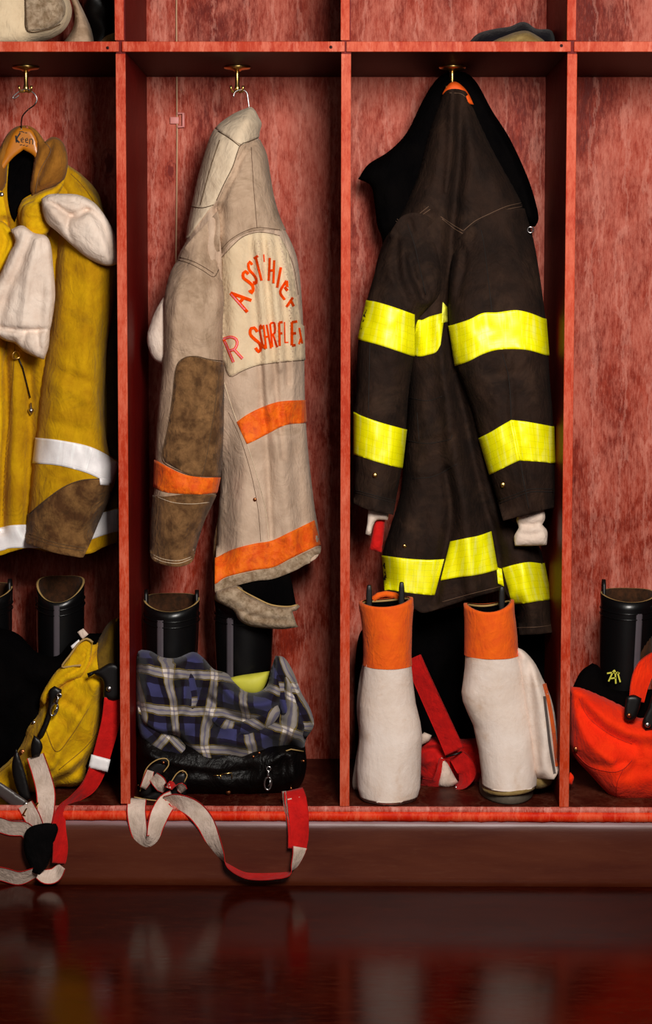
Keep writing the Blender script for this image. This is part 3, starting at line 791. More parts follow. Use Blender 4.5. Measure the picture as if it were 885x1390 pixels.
# ---- white cloth
wc = thing('cloth_hood', P(60, 485, .12), 'off-white cloth bunched through the chest loop of the yellow coat', 'hood')
puff('drape', [(14, 312), (30, 306), (46, 316), (62, 320), (69, 333), (72, 360), (75, 400), (70, 440), (68, 447), (66, 470), (60, 488), (52, 486), (34, 478), (20, 466), (6, 462), (-14, 450), (-22, 440), (-14, 400), (0, 372), (12, 345), (20, 328)], .10, .032, .02, 14, M['white_cloth'], wc, seed=8,
     folds=[([(42, 320), (26, 360), (8, 400), (-2, 440)], 5, -.012), ([(50, 325), (38, 380), (30, 446)], 5, .010), ([(60, 325), (60, 380), (52, 446)], 5, -.006), ([(-10, 444), (20, 448), (45, 449), (68, 447)], 2.2, -.014), ([(34, 450), (30, 470)], 3, -.008), ([(50, 452), (54, 480)], 3, -.008), ([(26, 315), (14, 345)], 3, -.008)],
     nz=((.002, 6, 18), (.0008, 4, 4)), sp=3)
puff('upper_lobe', [(56, 270), (66, 264), (85, 263), (108, 265), (130, 277), (148, 302), (158, 326), (161, 358), (145, 361), (122, 352), (100, 335), (78, 315), (64, 303), (58, 288)], .085, .034, .02, 16, M['white_cloth'], wc, seed=9,
     folds=[([(58, 272), (74, 278), (92, 290), (104, 294), (118, 286)], 2.6, -.014), ([(100, 330), (92, 312), (94, 296), (106, 287), (122, 285), (136, 296), (147, 318), (150, 345)], 2.2, -.009), ([(75, 268), (100, 272), (128, 292), (148, 330), (152, 356)], 3, -.008), ([(118, 300), (140, 335)], 10, .010), ([(62, 280), (80, 300)], 5, .006)],
     nz=((.001, 4, 5),), sp=3)
# ---- wooden hanger with hand lettering
hg = thing('coat_hanger', P(32, 200, .24), 'varnished wooden hanger with black hand lettering inside the yellow coat', 'hanger')
hw = puff('yoke', [(30, 173), (42, 176), (49, 186), (54, 206), (62, 228), (56, 232), (46, 212), (32, 203), (16, 216), (-2, 240), (-8, 236), (4, 212), (14, 188), (22, 176)], .155, .006, .010, 5, M['wood'], hg, nz=(), sp=3)
MB().tube([P(18, 261, .19), P(30, 262.5, .19), P(43, 264.5, .19)], .0032, 8).build('trouser_bar', M['wood'], hg)
hp = [(29, 176, .15), (29, 165, .17), (31, 157, .19), (38, 149, .215), (46, 143, .235), (50, 136, .24), (48, 129, .24), (42, 123.5, .24), (36, 121, .24), (28, 123, .24), (20, 129, .24), (17, 133, .24), (21, 133, .24), (26, 129, .24)]
hp = smooth_open(hp, 2)
MB().tube([P(*q) for q in hp], .0014, 8).build('wire_hook', M['steel'], hg)
KEEN = [[(21.5, 184), (22.5, 193.5)], [(27.5, 180.5), (22.5, 189), (26.5, 193.5)], [(28.5, 190.5), (32, 189.5), (31, 187), (28.6, 188.5), (29, 192.5), (32, 193)], [(34.5, 190.8), (38, 190), (37, 187.5), (34.6, 189), (35, 193), (38.2, 193.6)], [(40.2, 195.5), (40.5, 189), (43.2, 188.5), (44.6, 190.5), (44.5, 196)]]
strokes('letter', [KEEN[0], KEEN[1]], 2.2, hw, M['ink'], hg, .0008)
for q in KEEN[2:]: strokes('letter', [q], 1.3, hw, M['ink'], hg, .0008)
for q in ([(26, 179), (30, 178.6), (33, 180)], [(34, 180), (37, 180.5)], [(27, 197), (30, 196.5)], [(31, 197.5), (34, 197)], [(35, 198.5), (38, 197.8)]): strokes('pen_mark', [q], 1.1, hw, M['ink'], hg, .0008)

# ================================================================== OFF-WHITE COAT (second bay)
nc = thing('turnout_coat', P(350, 855, .25), 'off-white canvas firefighter coat with orange lettering and orange bands', 'coat')
bo = [(340, 146), (345, 150), (350, 160), (354, 168), (351, 180), (352, 190), (361, 210), (366, 240), (371, 268), (380, 298), (394, 326), (403, 350), (408, 385), (411, 430), (413, 480), (414, 545), (418, 610), (426, 680), (434, 748), (411, 767), (391, 777), (368, 785), (348, 787), (320, 794), (293, 806), (293, 760), (296, 700), (299, 640), (288, 600), (270, 500), (250, 400), (240, 356), (252, 328), (256, 305), (262, 275), (270, 240), (280, 205), (292, 176), (315, 157)]
nb = puff('body', bo, .25, .095, .10, 46, M['natural'], nc, seed=11, sp=2.8,
    folds=[([(352, 190), (340, 197), (328, 214), (318, 240), (306, 262), (294, 285)], 3.5, -.018), ([(345, 158), (352, 164), (346, 174)], 3, -.006), ([(318, 160), (340, 165), (350, 172)], 3, .004), ([(335, 205), (322, 235), (312, 262)], 4, .008), ([(328, 192), (310, 186), (296, 182)], 2, -.003), ([(340, 205), (343, 250), (350, 310)], 2.5, .003), ([(300, 285), (298, 330), (302, 420), (303, 500)], 6, -.02),
           ([(340, 318), (345, 400), (352, 470), (356, 540), (362, 600), (368, 730)], 3.2, -.009), ([(350, 330), (354, 400), (360, 500), (364, 560)], 3.5, .008), ([(357, 318), (364, 400), (372, 470), (376, 540), (384, 620)], 3, -.011), ([(366, 330), (374, 400), (380, 500)], 3.5, .008), ([(374, 316), (382, 370), (389, 440), (392, 520)], 3, -.010), ([(378, 320), (392, 400), (396, 500), (398, 560)], 4, .009), ([(386, 330), (400, 400), (404, 480)], 3, -.010), ([(330, 335), (332, 400), (340, 480)], 4, -.004),
           ([(398, 560), (402, 640), (412, 740)], 7, -.012), ([(380, 600), (388, 680), (398, 750)], 8, .010), ([(335, 600), (330, 680), (322, 780)], 9, .008), ([(310, 560), (306, 640), (302, 760)], 8, -.008), ([(350, 640), (358, 700), (362, 780)], 6, .006),
           ([(300, 190), (280, 240), (262, 310)], 6, .008)],
    nz=((.0018, 7, 30), (.0008, 4, 6)), open_edges=[(285, 740, 440, 815)])
# collar and front placket in paler cloth
patch('collar', [(341, 145.5), (347, 151), (352, 160), (355, 168), (351.5, 180), (351, 186), (341, 191), (328, 197), (316, 190), (304, 182), (294, 176), (306, 164), (322, 152)], nb, M['collarc'], nc, .004)
patch('placket', [(294, 176), (304, 182), (316, 190), (326, 197), (318, 222), (308, 245), (298, 262), (292, 276), (284, 284), (272, 300), (254, 325), (257, 302), (262, 275), (270, 240), (280, 206)], nb, M['collarc'], nc, .0025)
seam([[(296, 178), (312, 188), (325, 198)], [(298, 190), (285, 230), (272, 278)], [(258, 280), (275, 282), (290, 278)], [(350, 187), (338, 192), (326, 198), (316, 226), (304, 250), (294, 272)]], nb, nc, M['thread_d'], r=.0008, off=.0042)
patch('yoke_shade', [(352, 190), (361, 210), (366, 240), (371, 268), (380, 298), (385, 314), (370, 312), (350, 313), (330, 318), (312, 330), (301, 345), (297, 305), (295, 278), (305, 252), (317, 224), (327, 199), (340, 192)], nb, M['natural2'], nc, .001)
ltp = patch('name_panel', [(301, 349), (312, 336), (326, 324), (345, 316), (362, 316), (378, 321), (390, 338), (398, 370), (404, 410), (410, 450), (413, 489), (395, 490), (378, 492), (350, 496), (330, 503), (312, 511), (303, 490), (301, 440), (302, 400)], nb, M['cream'], nc, .0012)
seam([[(301, 349), (326, 324), (345, 316), (362, 316), (380, 320)], [(412, 489), (378, 492), (350, 496), (330, 503), (312, 511), (303, 490)], [(341, 200), (344, 250), (349, 310)], [(301, 338), (312, 326), (330, 315), (350, 309), (380, 312)], [(385, 330), (398, 360), (405, 400)]], nb, nc, M['thread_b'], r=.0007, off=.0012)
def zl(*pts): return [(290 + a / 6.32, 320 + b / 6.32) for a, b in pts]
LET = [
  ('A', [zl((145, 490), (290, 655)), zl((145, 490), (325, 555)), zl((225, 570), (262, 530))], 4.4),
  ('S', [zl((298, 330), (275, 305), (255, 320), (255, 360), (300, 395), (335, 430), (338, 470), (325, 492), (308, 465))], 4.2),
  ('S', [zl((330, 250), (312, 222), (298, 240), (305, 290), (340, 330), (365, 370), (365, 405), (350, 415), (345, 390))], 3.6),
  ('T', [zl((345, 195), (380, 172)), zl((362, 188), (412, 385))], 3.3),
  ('mark', [zl((430, 160), (434, 225))], 1.8),
  ('H', [zl((482, 190), (472, 385)), zl((520, 210), (513, 408)), zl((478, 300), (516, 295))], 3.2),
  ('I', [zl((577, 270), (545, 445))], 3.6),
  ('E', [zl((625, 385), (572, 480), (610, 550)), zl((608, 440), (636, 470)), zl((628, 385), (632, 440))], 3.6),
  ('F', [zl((680, 530), (625, 610)), zl((665, 560), (688, 605))], 3.6),
  ('R', [zl((85, 885), (170, 1085)), zl((85, 885), (145, 868), (195, 890), (200, 935), (175, 975), (130, 985)), zl((175, 975), (248, 1055))], 3.8),
  ('S', [zl((375, 825), (350, 790), (320, 795), (315, 845), (350, 885), (390, 920), (405, 965), (385, 995), (360, 960))], 4.2),
  ('C', [zl((415, 800), (403, 765), (395, 800), (410, 890), (430, 960), (442, 970), (442, 930))], 2.7),
  ('H', [zl((428, 765), (452, 968)), zl((455, 762), (492, 966)), zl((440, 870), (474, 862))], 2.7),
  ('R', [zl((485, 755), (505, 955)), zl((485, 755), (520, 748), (525, 830), (495, 850)), zl((510, 850), (545, 955))], 2.7),
  ('F', [zl((562, 745), (567, 945)), zl((562, 745), (592, 740)), zl((564, 840), (590, 835))], 3.3),
  ('L', [zl((608, 740), (612, 920)), zl((612, 915), (642, 915))], 1.8),
  ('E', [zl((672, 740), (672, 940)), zl((672, 742), (718, 735)), zl((672, 840), (708, 835)), zl((672, 940), (704, 938))], 3.6),
  ('X', [zl((735, 790), (760, 925)), zl((748, 880), (732, 930))], 2.7)]
for nm, pl, wd in LET:
    strokes('letter', pl, wd, nb, M['ink_orange'], nc, .0034)
    if nm == 'R' and wd > 3.5 or nm == 'A':
        strokes('letter_core', pl[:(2 if nm == 'A' else 3)] if nm == 'R' else [zl((150, 500), (270, 635))], 1.5, nb, M['ink_pink'], nc, .0042)
band('orange_band', [(321, 573), (335, 563), (355, 553), (380, 545), (414, 543)], [(335, 603), (348, 597), (365, 588), (388, 577), (415, 574)], nb, M['orange'], nc)
band('orange_band', [(293.5, 757), (315, 746), (345, 738), (368, 734), (392, 723), (427, 706)], [(293, 793), (308, 783), (345, 774), (371, 770), (395, 758), (432, 740)], nb, M['orange'], nc)
patch('hem', [(293, 793), (308, 784), (345, 775), (371, 770.5), (395, 759), (432, 741), (434, 748), (411, 767), (391, 777), (368, 785), (348, 787), (320, 794), (293, 806)], nb, M['hemc'], nc, .0014)
seam([[(303, 515), (312, 545), (322, 573), (335, 602), (350, 650), (360, 690), (365, 733), (367, 783)]], nb, nc, M['collarc'], r=.0010, off=.0004)
seam([[(310, 560), (325, 592), (340, 640), (350, 690), (354, 735)]], nb, nc, M['thread_b'], r=.0006, off=.0002)
stud(nb.at(346, 678, .001), .004, M['copper'], nc, 'snap')
# inner front fold turned out under the hem, with its dark lining
puff('lining', [(325, 792), (350, 784), (392, 774), (397, 795), (402, 822), (385, 830), (355, 822), (330, 806)], .165, .012, .012, 14, M['liner'], nc, sp=4)
inn = puff('front_fold', [(293, 803), (303, 799), (318, 795), (328, 798), (333, 806), (348, 813), (368, 822), (390, 824), (402, 820), (407, 823), (402, 829), (397, 830), (402, 846), (405, 851), (385, 854), (362, 853), (340, 850), (325, 842), (317, 829), (305, 822), (293, 814)], .155, .028, .02, 12, M['hemc'], nc,
     folds=[([(300, 812), (322, 824), (345, 838), (400, 844)], 2.5, -.006), ([(330, 806), (352, 816), (380, 826), (404, 824)], 2, .006)], nz=((.001, 3, 8),), sp=3)
seam([(322, 797), (331, 803), (348, 812), (368, 821), (390, 823.5), (404, 821)], inn, nc, M['tape'], r=.0018, off=.0)
# sleeve
so = [(296, 286), (280, 303), (262, 322), (248, 340), (241, 353), (232, 368), (226, 388), (222, 412), (221, 445), (221, 480), (218, 520), (214, 560), (211, 605), (210, 650), (207, 690), (205, 735), (207, 757), (222, 765), (243, 768), (260, 761), (266, 740), (276, 708), (288, 682), (296, 662), (299, 640), (302, 590), (303, 520), (302, 450), (304, 400), (300, 372), (298, 340), (299, 310)]
ns = puff('sleeve', so, fade(.165, .066, 300, 430), .07, .06, 34, M['natural2'], nc, seed=13, sp=3.5,
     folds=[([(290, 300), (285, 350), (292, 375)], 4, -.008), ([(270, 330), (262, 360)], 6, .005), ([(246, 372), (238, 420), (232, 500)], 4, .006), ([(285, 400), (288, 470)], 6, -.006), ([(226, 668), (250, 675), (290, 678)], 3, -.006), ([(283, 500), (281, 600), (279, 650)], 4, -.007), ([(215, 655), (232, 664), (252, 668)], 3, -.004)],
     nz=((.0022, 8, 16), (.001, 4, 5)), open_edges=[(200, 752, 268, 775), (240, 280, 306, 345)])
seam([[(242, 353), (258, 358), (275, 367), (290, 376), (297, 366)], [(243, 349), (260, 354), (276, 362), (290, 371)]], ns, nc, M['thread_d'], r=.0007)
patch('elbow_patch', [(254, 485), (243, 492), (238, 505), (234, 540), (228, 580), (221, 615), (224, 627), (236, 634), (252, 642), (270, 647), (298, 648), (301, 600), (303, 540), (302, 492), (285, 489), (268, 485)], ns, M['suede2'], nc, .0015)
seam([[(302, 490), (285, 488), (268, 484), (254, 484.5), (243, 491), (238, 504), (234, 540), (228, 580), (220.5, 615), (223, 628), (236, 636), (252, 643), (270, 647), (276, 640), (284, 600), (292, 550), (298, 500)]], ns, nc, M['thread_d'], r=.0009, off=.0014)
band('orange_band', [(210.5, 624), (228, 634), (250, 644), (275, 648), (298, 648)], [(209, 661), (224, 668), (250, 670.5), (275, 671), (294, 669)], ns, M['orange'], nc, .002)
patch('suede_cuff', [(208, 672), (222, 674), (250, 671), (275, 671.5), (292, 671), (276, 708), (266, 740), (260, 761), (243, 768), (222, 765), (207, 757), (205, 735)], ns, M['suede2'], nc, .0014)
seam([[(206, 752), (222, 759), (243, 761), (262, 755)], [(207, 756), (222, 762.5), (243, 764.5), (261, 758)], [(212, 674), (235, 682), (260, 684), (284, 682)]], ns, nc, M['collarc'], r=.0007, off=.0012)
puff('wristlet', [(224, 400), (212, 420), (204, 440), (199.5, 458), (202, 474), (208, 487), (218, 494), (230, 498), (235, 450), (232, 410)], .19, .03, .03, 14, M['white_cloth'], nc, sp=4)
puff('rear_fold', [(302, 640), (296, 700), (290, 740), (290, 800), (300, 800), (310, 700)], .25, .01, .05, 12, M['suede2'], nc, sp=5)
# ---- wire hanger
wh = thing('coat_hanger', P(330, 150, .245), 'thin wire hanger hook above the off-white coat collar', 'hanger')
hp = smooth_open([(340, 160, .245), (338, 145, .24), (336.5, 133, .24), (335, 126, .24), (331, 122.5, .24), (325, 122, .24), (320, 124, .24), (317.5, 128, .24), (317, 132, .24)], 2)
MB().tube([P(*q) for q in hp], .0015, 8).build('wire_hook', M['steel'], wh)
MB().tube([P(340, 158, .245), P(300, 210, .26), P(272, 330, .27), P(380, 325, .27), P(350, 200, .26), P(340, 158, .245)], .0013, 6).build('wire_frame', M['steel'], wh)

# ================================================================== BLACK COAT (third bay)
bc = thing('turnout_coat', P(620, 860, .25), 'black firefighter coat with bright lime yellow reflective bands', 'coat')
lin_o = [(598, 103), (612, 97), (630, 98), (642, 106), (652, 120), (668, 150), (692, 188), (716, 240), (728, 278), (731, 298), (726, 308), (716, 306), (716, 340), (700, 420), (560, 440), (510, 430), (513, 380), (519, 330), (512, 306), (508, 275), (503, 252), (486, 243), (500, 223), (528, 205), (552, 180), (572, 140), (586, 116)]
puff('collar_liner', lin_o, .30, .045, .06, 24, M['liner'], bc, seed=21, nz=((.003, 8, 20),), folds=[([(500, 250), (512, 300), (520, 360)], 4, .012), ([(640, 112), (700, 220), (722, 300)], 5, .012)])
puff('neck_lining', [(600, 128), (606, 118), (612, 112), (619, 111), (628, 117), (636, 127), (643, 142), (620, 138)], .235, .014, .01, 6, M['lining_orange'], bc, sp=3)
body = [(603, 126), (609, 121.5), (618, 120.5), (627, 122), (635, 128), (648, 160), (672, 210), (698, 256), (712, 290), (706, 330), (690, 420), (680, 480), (672, 560), (676, 650), (690, 700), (712, 720), (732, 742), (740, 775), (748, 815), (753, 858), (730, 861), (705, 862), (700, 828), (683, 800), (640, 812), (600, 825), (575, 832), (562, 826), (540, 815), (523, 800), (519, 756), (530, 715), (545, 660), (552, 560), (548, 460), (520, 420), (508, 380), (520, 330), (545, 290), (566, 240), (582, 180), (596, 140)]
bb = puff('body', body, .27, .11, .05, 34, M['black'], bc, seed=23, sp=3.5,
    folds=[([(622, 126), (624, 200), (618, 270), (612, 330), (609, 400), (612, 480), (634, 580), (655, 680), (672, 730), (682, 800)], 6, -.035), ([(608, 130), (604, 200), (598, 260)], 5, -.008), ([(616, 130), (613, 200), (606, 260)], 4, .010), ([(600, 440), (605, 520), (618, 620), (634, 720), (640, 800)], 9, .028), ([(606, 640), (612, 700), (601, 760), (590, 815)], 5, -.022), ([(560, 490), (558, 640), (540, 760)], 10, .006), ([(556, 640), (590, 640), (620, 620)], 3, .004), ([(555, 595), (580, 590), (612, 585)], 3, .004), ([(700, 740), (712, 800), (722, 855)], 10, .014), ([(654, 160), (672, 210), (684, 260)], 8, .006), ([(540, 320), (560, 300), (590, 290)], 4, -.006)],
    nz=((.0028, 10, 26), (.0012, 4, 8)), open_edges=[(600, 116, 640, 130), (515, 790, 700, 840), (690, 845, 760, 870)])
# back seams
seam([[(608, 126), (625, 127), (632, 132)], [(520, 276), (538, 296), (550, 306), (562, 296), (582, 280)], [(522, 280), (549, 311), (566, 297), (584, 284)], [(598, 294), (616, 306), (628, 313)], [(600, 297), (616, 310), (628, 317)]], bb, bc, M['thread_b'], r=.0007)
seam([[(628, 314), (645, 300), (665, 290), (688, 280), (710, 275)], [(630, 318), (646, 305), (666, 294), (690, 284), (711, 280)]], bb, bc, M['thread_b'], r=.0007)
seam([[(556, 540), (580, 544), (600, 538)], [(552, 598), (580, 602), (612, 596), (614, 590)], [(566, 560), (569, 600)], [(560, 650), (590, 646), (620, 630)], [(521, 796), (545, 802), (560, 806)]], bb, bc, M['thread_k'], r=.0007)
band('reflective_band', [(560, 437), (574, 434), (582, 430), (600, 425), (604, 424)], [(560, 482), (570, 484), (580, 482), (592, 478), (598, 468)], bb, M['lime'], bc, .003)
patch('reflective_band', [(600, 424), (601, 410), (607.5, 417), (608, 437), (600, 438)], bb, M['lime'], bc, .003, raw=True)
patch('reflective_band', [(563, 435), (571, 434), (566, 447), (562, 456)], bb, M['lime'], bc, .004, raw=True)
band('reflective_band', [(519, 754), (550, 758), (580, 760), (603, 759)], [(525, 800), (550, 804), (575, 807), (590, 808)], bb, M['lime'], bc, .002)
band('reflective_band', [(611, 735), (630, 731), (650, 727), (667, 721)], [(598, 788), (620, 784), (650, 780), (676, 773)], bb, M['lime'], bc, .0035)
patch('reflective_band', [(674, 770), (681, 772), (684, 796), (676, 792)], bb, M['lime'], bc, .002, raw=True)
band('reflective_band', [(682, 771), (700, 766), (718, 763), (736, 765)], [(698, 820), (712, 819), (730, 816), (748, 814)], bb, M['lime'], bc, .003)
seam([[(702, 852), (730, 851), (752, 848)], [(600, 817), (640, 806), (680, 796)]], bb, bc, M['thread_b'], r=.0006)
stud(bb.at(549, 741, .001), .004, M['brass'], bc, 'snap')
# left sleeve
lo = [(548, 292), (532, 312), (517, 345), (506, 380), (497, 412), (488, 445), (485, 490), (484, 530), (481, 560), (480, 600), (482, 635), (480, 683), (500, 692), (534, 699), (540, 665), (546, 630), (551, 585), (555, 530), (562, 480), (565, 440), (580, 420), (596, 402), (602, 370), (602, 335), (594, 305), (572, 290)]
bl = puff('sleeve', lo, fade(.165, .07, 300, 430), .075, .07, 36, M['black'], bc, seed=25, sp=3.5,
    folds=[([(556, 300), (565, 335), (575, 370), (590, 400)], 3, -.007), ([(545, 330), (550, 370), (566, 405), (580, 412)], 4, .010), ([(556, 350), (564, 380), (574, 404)], 3, -.012), ([(572, 385), (574, 402)], 4, -.012), ([(532, 320), (526, 360), (545, 400)], 4, .008), ([(540, 330), (540, 380), (552, 412)], 3, -.009), ([(590, 330), (598, 360), (592, 395)], 4, .008), ([(495, 480), (505, 540)], 8, .004)],
    nz=((.0022, 8, 16), (.001, 4, 5)), open_edges=[(475, 680, 540, 705), (520, 285, 604, 325)])
seam([[(553, 304), (562, 330), (569, 360), (578, 400)], [(502, 465), (500, 560)], [(481, 665), (510, 673), (538, 680)], [(481, 668), (510, 676), (537, 683)]], bl, bc, M['thread_k'], r=.0008)
band('reflective_band', [(500, 408), (512, 410), (535, 417), (563, 427)], [(486, 461), (510, 467), (535, 475), (561, 484)], bl, M['lime'], bc, .0022)
band('reflective_band', [(481, 559), (490, 564), (515, 573), (551, 583)], [(480, 617), (490, 620), (515, 628), (546, 636)], bl, M['lime'], bc, .0022)
stud(bl.at(509, 645, .001), .0052, M['brass'], bc, 'snap')
puff('wristlet', [(500, 690), (528, 698), (526, 706), (512, 706), (507, 712), (503, 727), (496, 725), (499, 705)], .13, .012, .012, 6, M['white_cloth'], bc, sp=3)
puff('red_tab', [(508, 702), (523, 703), (521, 725), (518, 750), (501, 746), (506, 722)], .15, .012, .012, 7, M['red'], bc, sp=3)
# right sleeve
ro = [(712, 283), (690, 284), (666, 292), (646, 303), (630, 316), (618, 330), (611, 365), (609, 400), (609, 430), (612, 460), (620, 498), (632, 530), (642, 560), (650, 592), (664, 640), (674, 675), (683, 707), (705, 701), (735, 693), (752, 689), (753, 660), (752, 610), (750, 560), (746, 510), (743, 460), (739, 420), (732, 370), (724, 325)]
br = puff('sleeve', ro, fade(.155, .08, 295, 420), .085, .07, 42, M['black'], bc, seed=27, sp=3.5,
    folds=[([(612, 380), (622, 350), (630, 330)], 4, .012), ([(622, 400), (630, 360), (628, 335)], 3, -.012), ([(652, 310), (660, 350), (668, 420)], 2, -.003), ([(690, 480), (694, 530), (696, 570), (706, 625), (718, 690)], 3, .008), ([(640, 500), (680, 510), (730, 500)], 6, -.004), ([(700, 520), (735, 530)], 5, .004)],
    nz=((.0022, 9, 18), (.001, 4, 5)), open_edges=[(670, 685, 758, 712), (615, 275, 716, 330)])
seam([[(653, 312), (658, 340), (668, 425)], [(682, 480), (690, 510), (693, 545), (694, 570), (700, 600), (706, 625), (712, 660), (718, 690)], [(676, 684), (700, 675), (720, 668), (751, 668)], [(675, 680), (700, 671), (720, 664), (751, 664)]], br, bc, M['thread_k'], r=.0009)
band('reflective_band', [(611, 442), (636, 434), (655, 425), (675, 424), (700, 421), (720, 425), (740, 433)], [(617, 497), (635, 491), (655, 481), (675, 475), (700, 474), (720, 476), (743, 483)], br, M['lime'], bc, .0022)
band('reflective_band', [(649, 595), (665, 587), (680, 578), (694, 570)], [(664, 645), (678, 638), (692, 631), (705, 625)], br, M['lime'], bc, .0022)
band('reflective_band', [(694, 570), (712, 572), (730, 575), (751, 579)], [(705, 625), (720, 626), (735, 627), (752, 629)], br, M['lime'], bc, .0022)
stud(br.at(683, 658, .001), .0055, M['brass'], bc, 'snap')
puff('wristlet', [(703, 697), (738, 690), (740, 703), (736, 712), (743, 722), (742, 740), (720, 741), (699, 741), (698, 728), (704, 716), (701, 707)], .13, .018, .02, 10, M['white_cloth'], bc, folds=[([(704, 711), (720, 713), (738, 709)], 2, -.008), ([(700, 724), (720, 726), (742, 722)], 2, -.004)], sp=3)
ring(P(720, 312, .19), .006, .0015, M['steel'], bc)

# ================================================================== TOP SHELF THINGS
zt = ZS + .0195
def py_on(Y): return pixz(Y, zt)
pb = py_on(.17)
cp = thing('folded_garment', Pz(40, .2, zt), 'folded off-white canvas garment with grey panel on the shelf at top left', 'folded garment')
f1 = puff('folded_body', [(-70, pb), (-80, 20), (-60, -30), (0, -50), (60, -45), (85, -20), (96, 5), (97, 22), (88, 40), (70, 52), (45, 60), (20, pb)], .19, .10, .10, 26, M['cream'], cp, nz=((.003, 14, 14), (.001, 4, 4)), folds=[([(-40, 20), (10, 30)], 12, .008)])
patch('grey_panel', [(32, -30), (60, -28), (78, -12), (88, 5), (88, 20), (80, 32), (65, 39), (38, 42), (35, 15)], f1, M['hemc'], cp, .006)
seam([[(35, -20), (35, 15), (38, 42), (65, 40), (82, 33)]], f1, cp, M['thread_d'], r=.0012, off=.006)
puff('collar_roll', [(80, -45), (98, -20), (106, 0), (112, 12), (124, 40), (130, pb), (70, pb), (88, 55), (100, 35), (101, 15), (94, -5), (80, -25)], .20, .06, .06, 12, M['natural2'], cp, folds=[([(96, -10), (104, 12), (104, 36), (92, 56)], 2.5, .01)], sp=3)
gl = thing('work_glove', Pz(140, .25, zt), 'dark brown leather glove in shadow on the shelf at top left', 'glove')
puff('hand', [(118, pb), (120, 40), (112, 5), (120, -25), (140, -30), (152, -5), (156, 30), (158, pb)], .27, .05, .05, 14, M['leather'], gl, nz=((.004, 7, 7),), sp=4)
puff('cuff', [(128, pb), (140, 52), (155, 44), (160, 42), (160, pb)], .17, .03, .03, 8, M['tan'], gl, sp=4)
cpp = thing('cap', Pz(700, .2, zt), 'dark navy cap with tan underside lying on the shelf above the black coat', 'cap')
pb2 = pb
cb1 = puff('crown', [(628, pb2), (638, 56), (650, 45), (672, 39), (692, 36), (706, 30), (716, 31), (728, 39), (746, 40), (752, 48), (756, pb2)], .26, .07, .07, 14, M['navy'], cpp, nz=((.002, 8, 6),), sp=4)
puff('brim', [(655, pb2), (668, 57), (685, 49), (702, 43), (716, 42), (730, 49), (740, 57), (745, pb2)], .17, .04, .04, 10, M['tan'], cpp, nz=((.002, 6, 5),), folds=[([(690, 56), (712, 48)], 3, .006)], sp=3)

# ================================================================== BOOTS
def loft(name, rings, mat, parent, n=40, rim=None, inner=None, th=.004, ndepth=.12, wob=0.0, seed=0, closebot=True):
    """rings bottom to top: (x, y, z, rx, ry); open top with an inside wall"""
    vs = []; fs = []; fm = []
    R = len(rings)
    def pt(r, k, dr=0, dz=0):
        a = 2 * math.pi * k / n
        wn = 1 + wob * noise.noise((math.cos(a) * 1.5 + seed, math.sin(a) * 1.5, r[2] * 9))
        return (r[0] + (r[3] + dr) * math.cos(a) * wn, r[1] + (r[4] + dr) * math.sin(a) * wn, r[2] + dz + (rim(a) if (rim and len(r) > 5) else 0) * (r[5] if len(r) > 5 else 0))
    for r in rings:
        for k in range(n): vs.append(pt(r, k))
    for i in range(R - 1):
        for k in range(n): fs.append((i * n + k, i * n + (k + 1) % n, (i + 1) * n + (k + 1) % n, (i + 1) * n + k)); fm.append(0)
    if closebot: fs.append(tuple(range(n))[::-1]); fm.append(0)
    top = rings[-1]
    base = len(vs)
    steps = 6
    for j in range(steps + 1):
        z = -ndepth * j / steps
        for k in range(n): vs.append(pt(top, k, -th, z + (.0 if j else .0)))
    for k in range(n): fs.append(((R - 1) * n + k, (R - 1) * n + (k + 1) % n, base + (k + 1) % n, base + k)); fm.append(2 if isinstance(inner, tuple) else 1)
    for j in range(steps):
        for k in range(n): fs.append((base + j * n + k, base + j * n + (k + 1) % n, base + (j + 1) * n + (k + 1) % n, base + (j + 1) * n + k)); fm.append(1)
    fs.append(tuple(range(base + steps * n, base + (steps + 1) * n))); fm.append(1)
    mats = [mat] + (list(inner) if isinstance(inner, tuple) else [inner or mat])
    return mesh(name, vs, fs, mats, parent, fm)
def arc(c, hw, hh, y, r, mat, parent, name='pull_loop', depth=.0):
    pts = []
    for k in range(13):
        a = math.pi * k / 12
        pts.append(Vector((c[0] + hw * math.cos(a), y + depth * math.sin(a), c[2] + hh * math.sin(a) ** .7)))
    return MB().tube(pts, r, 8).build(name, mat, parent)
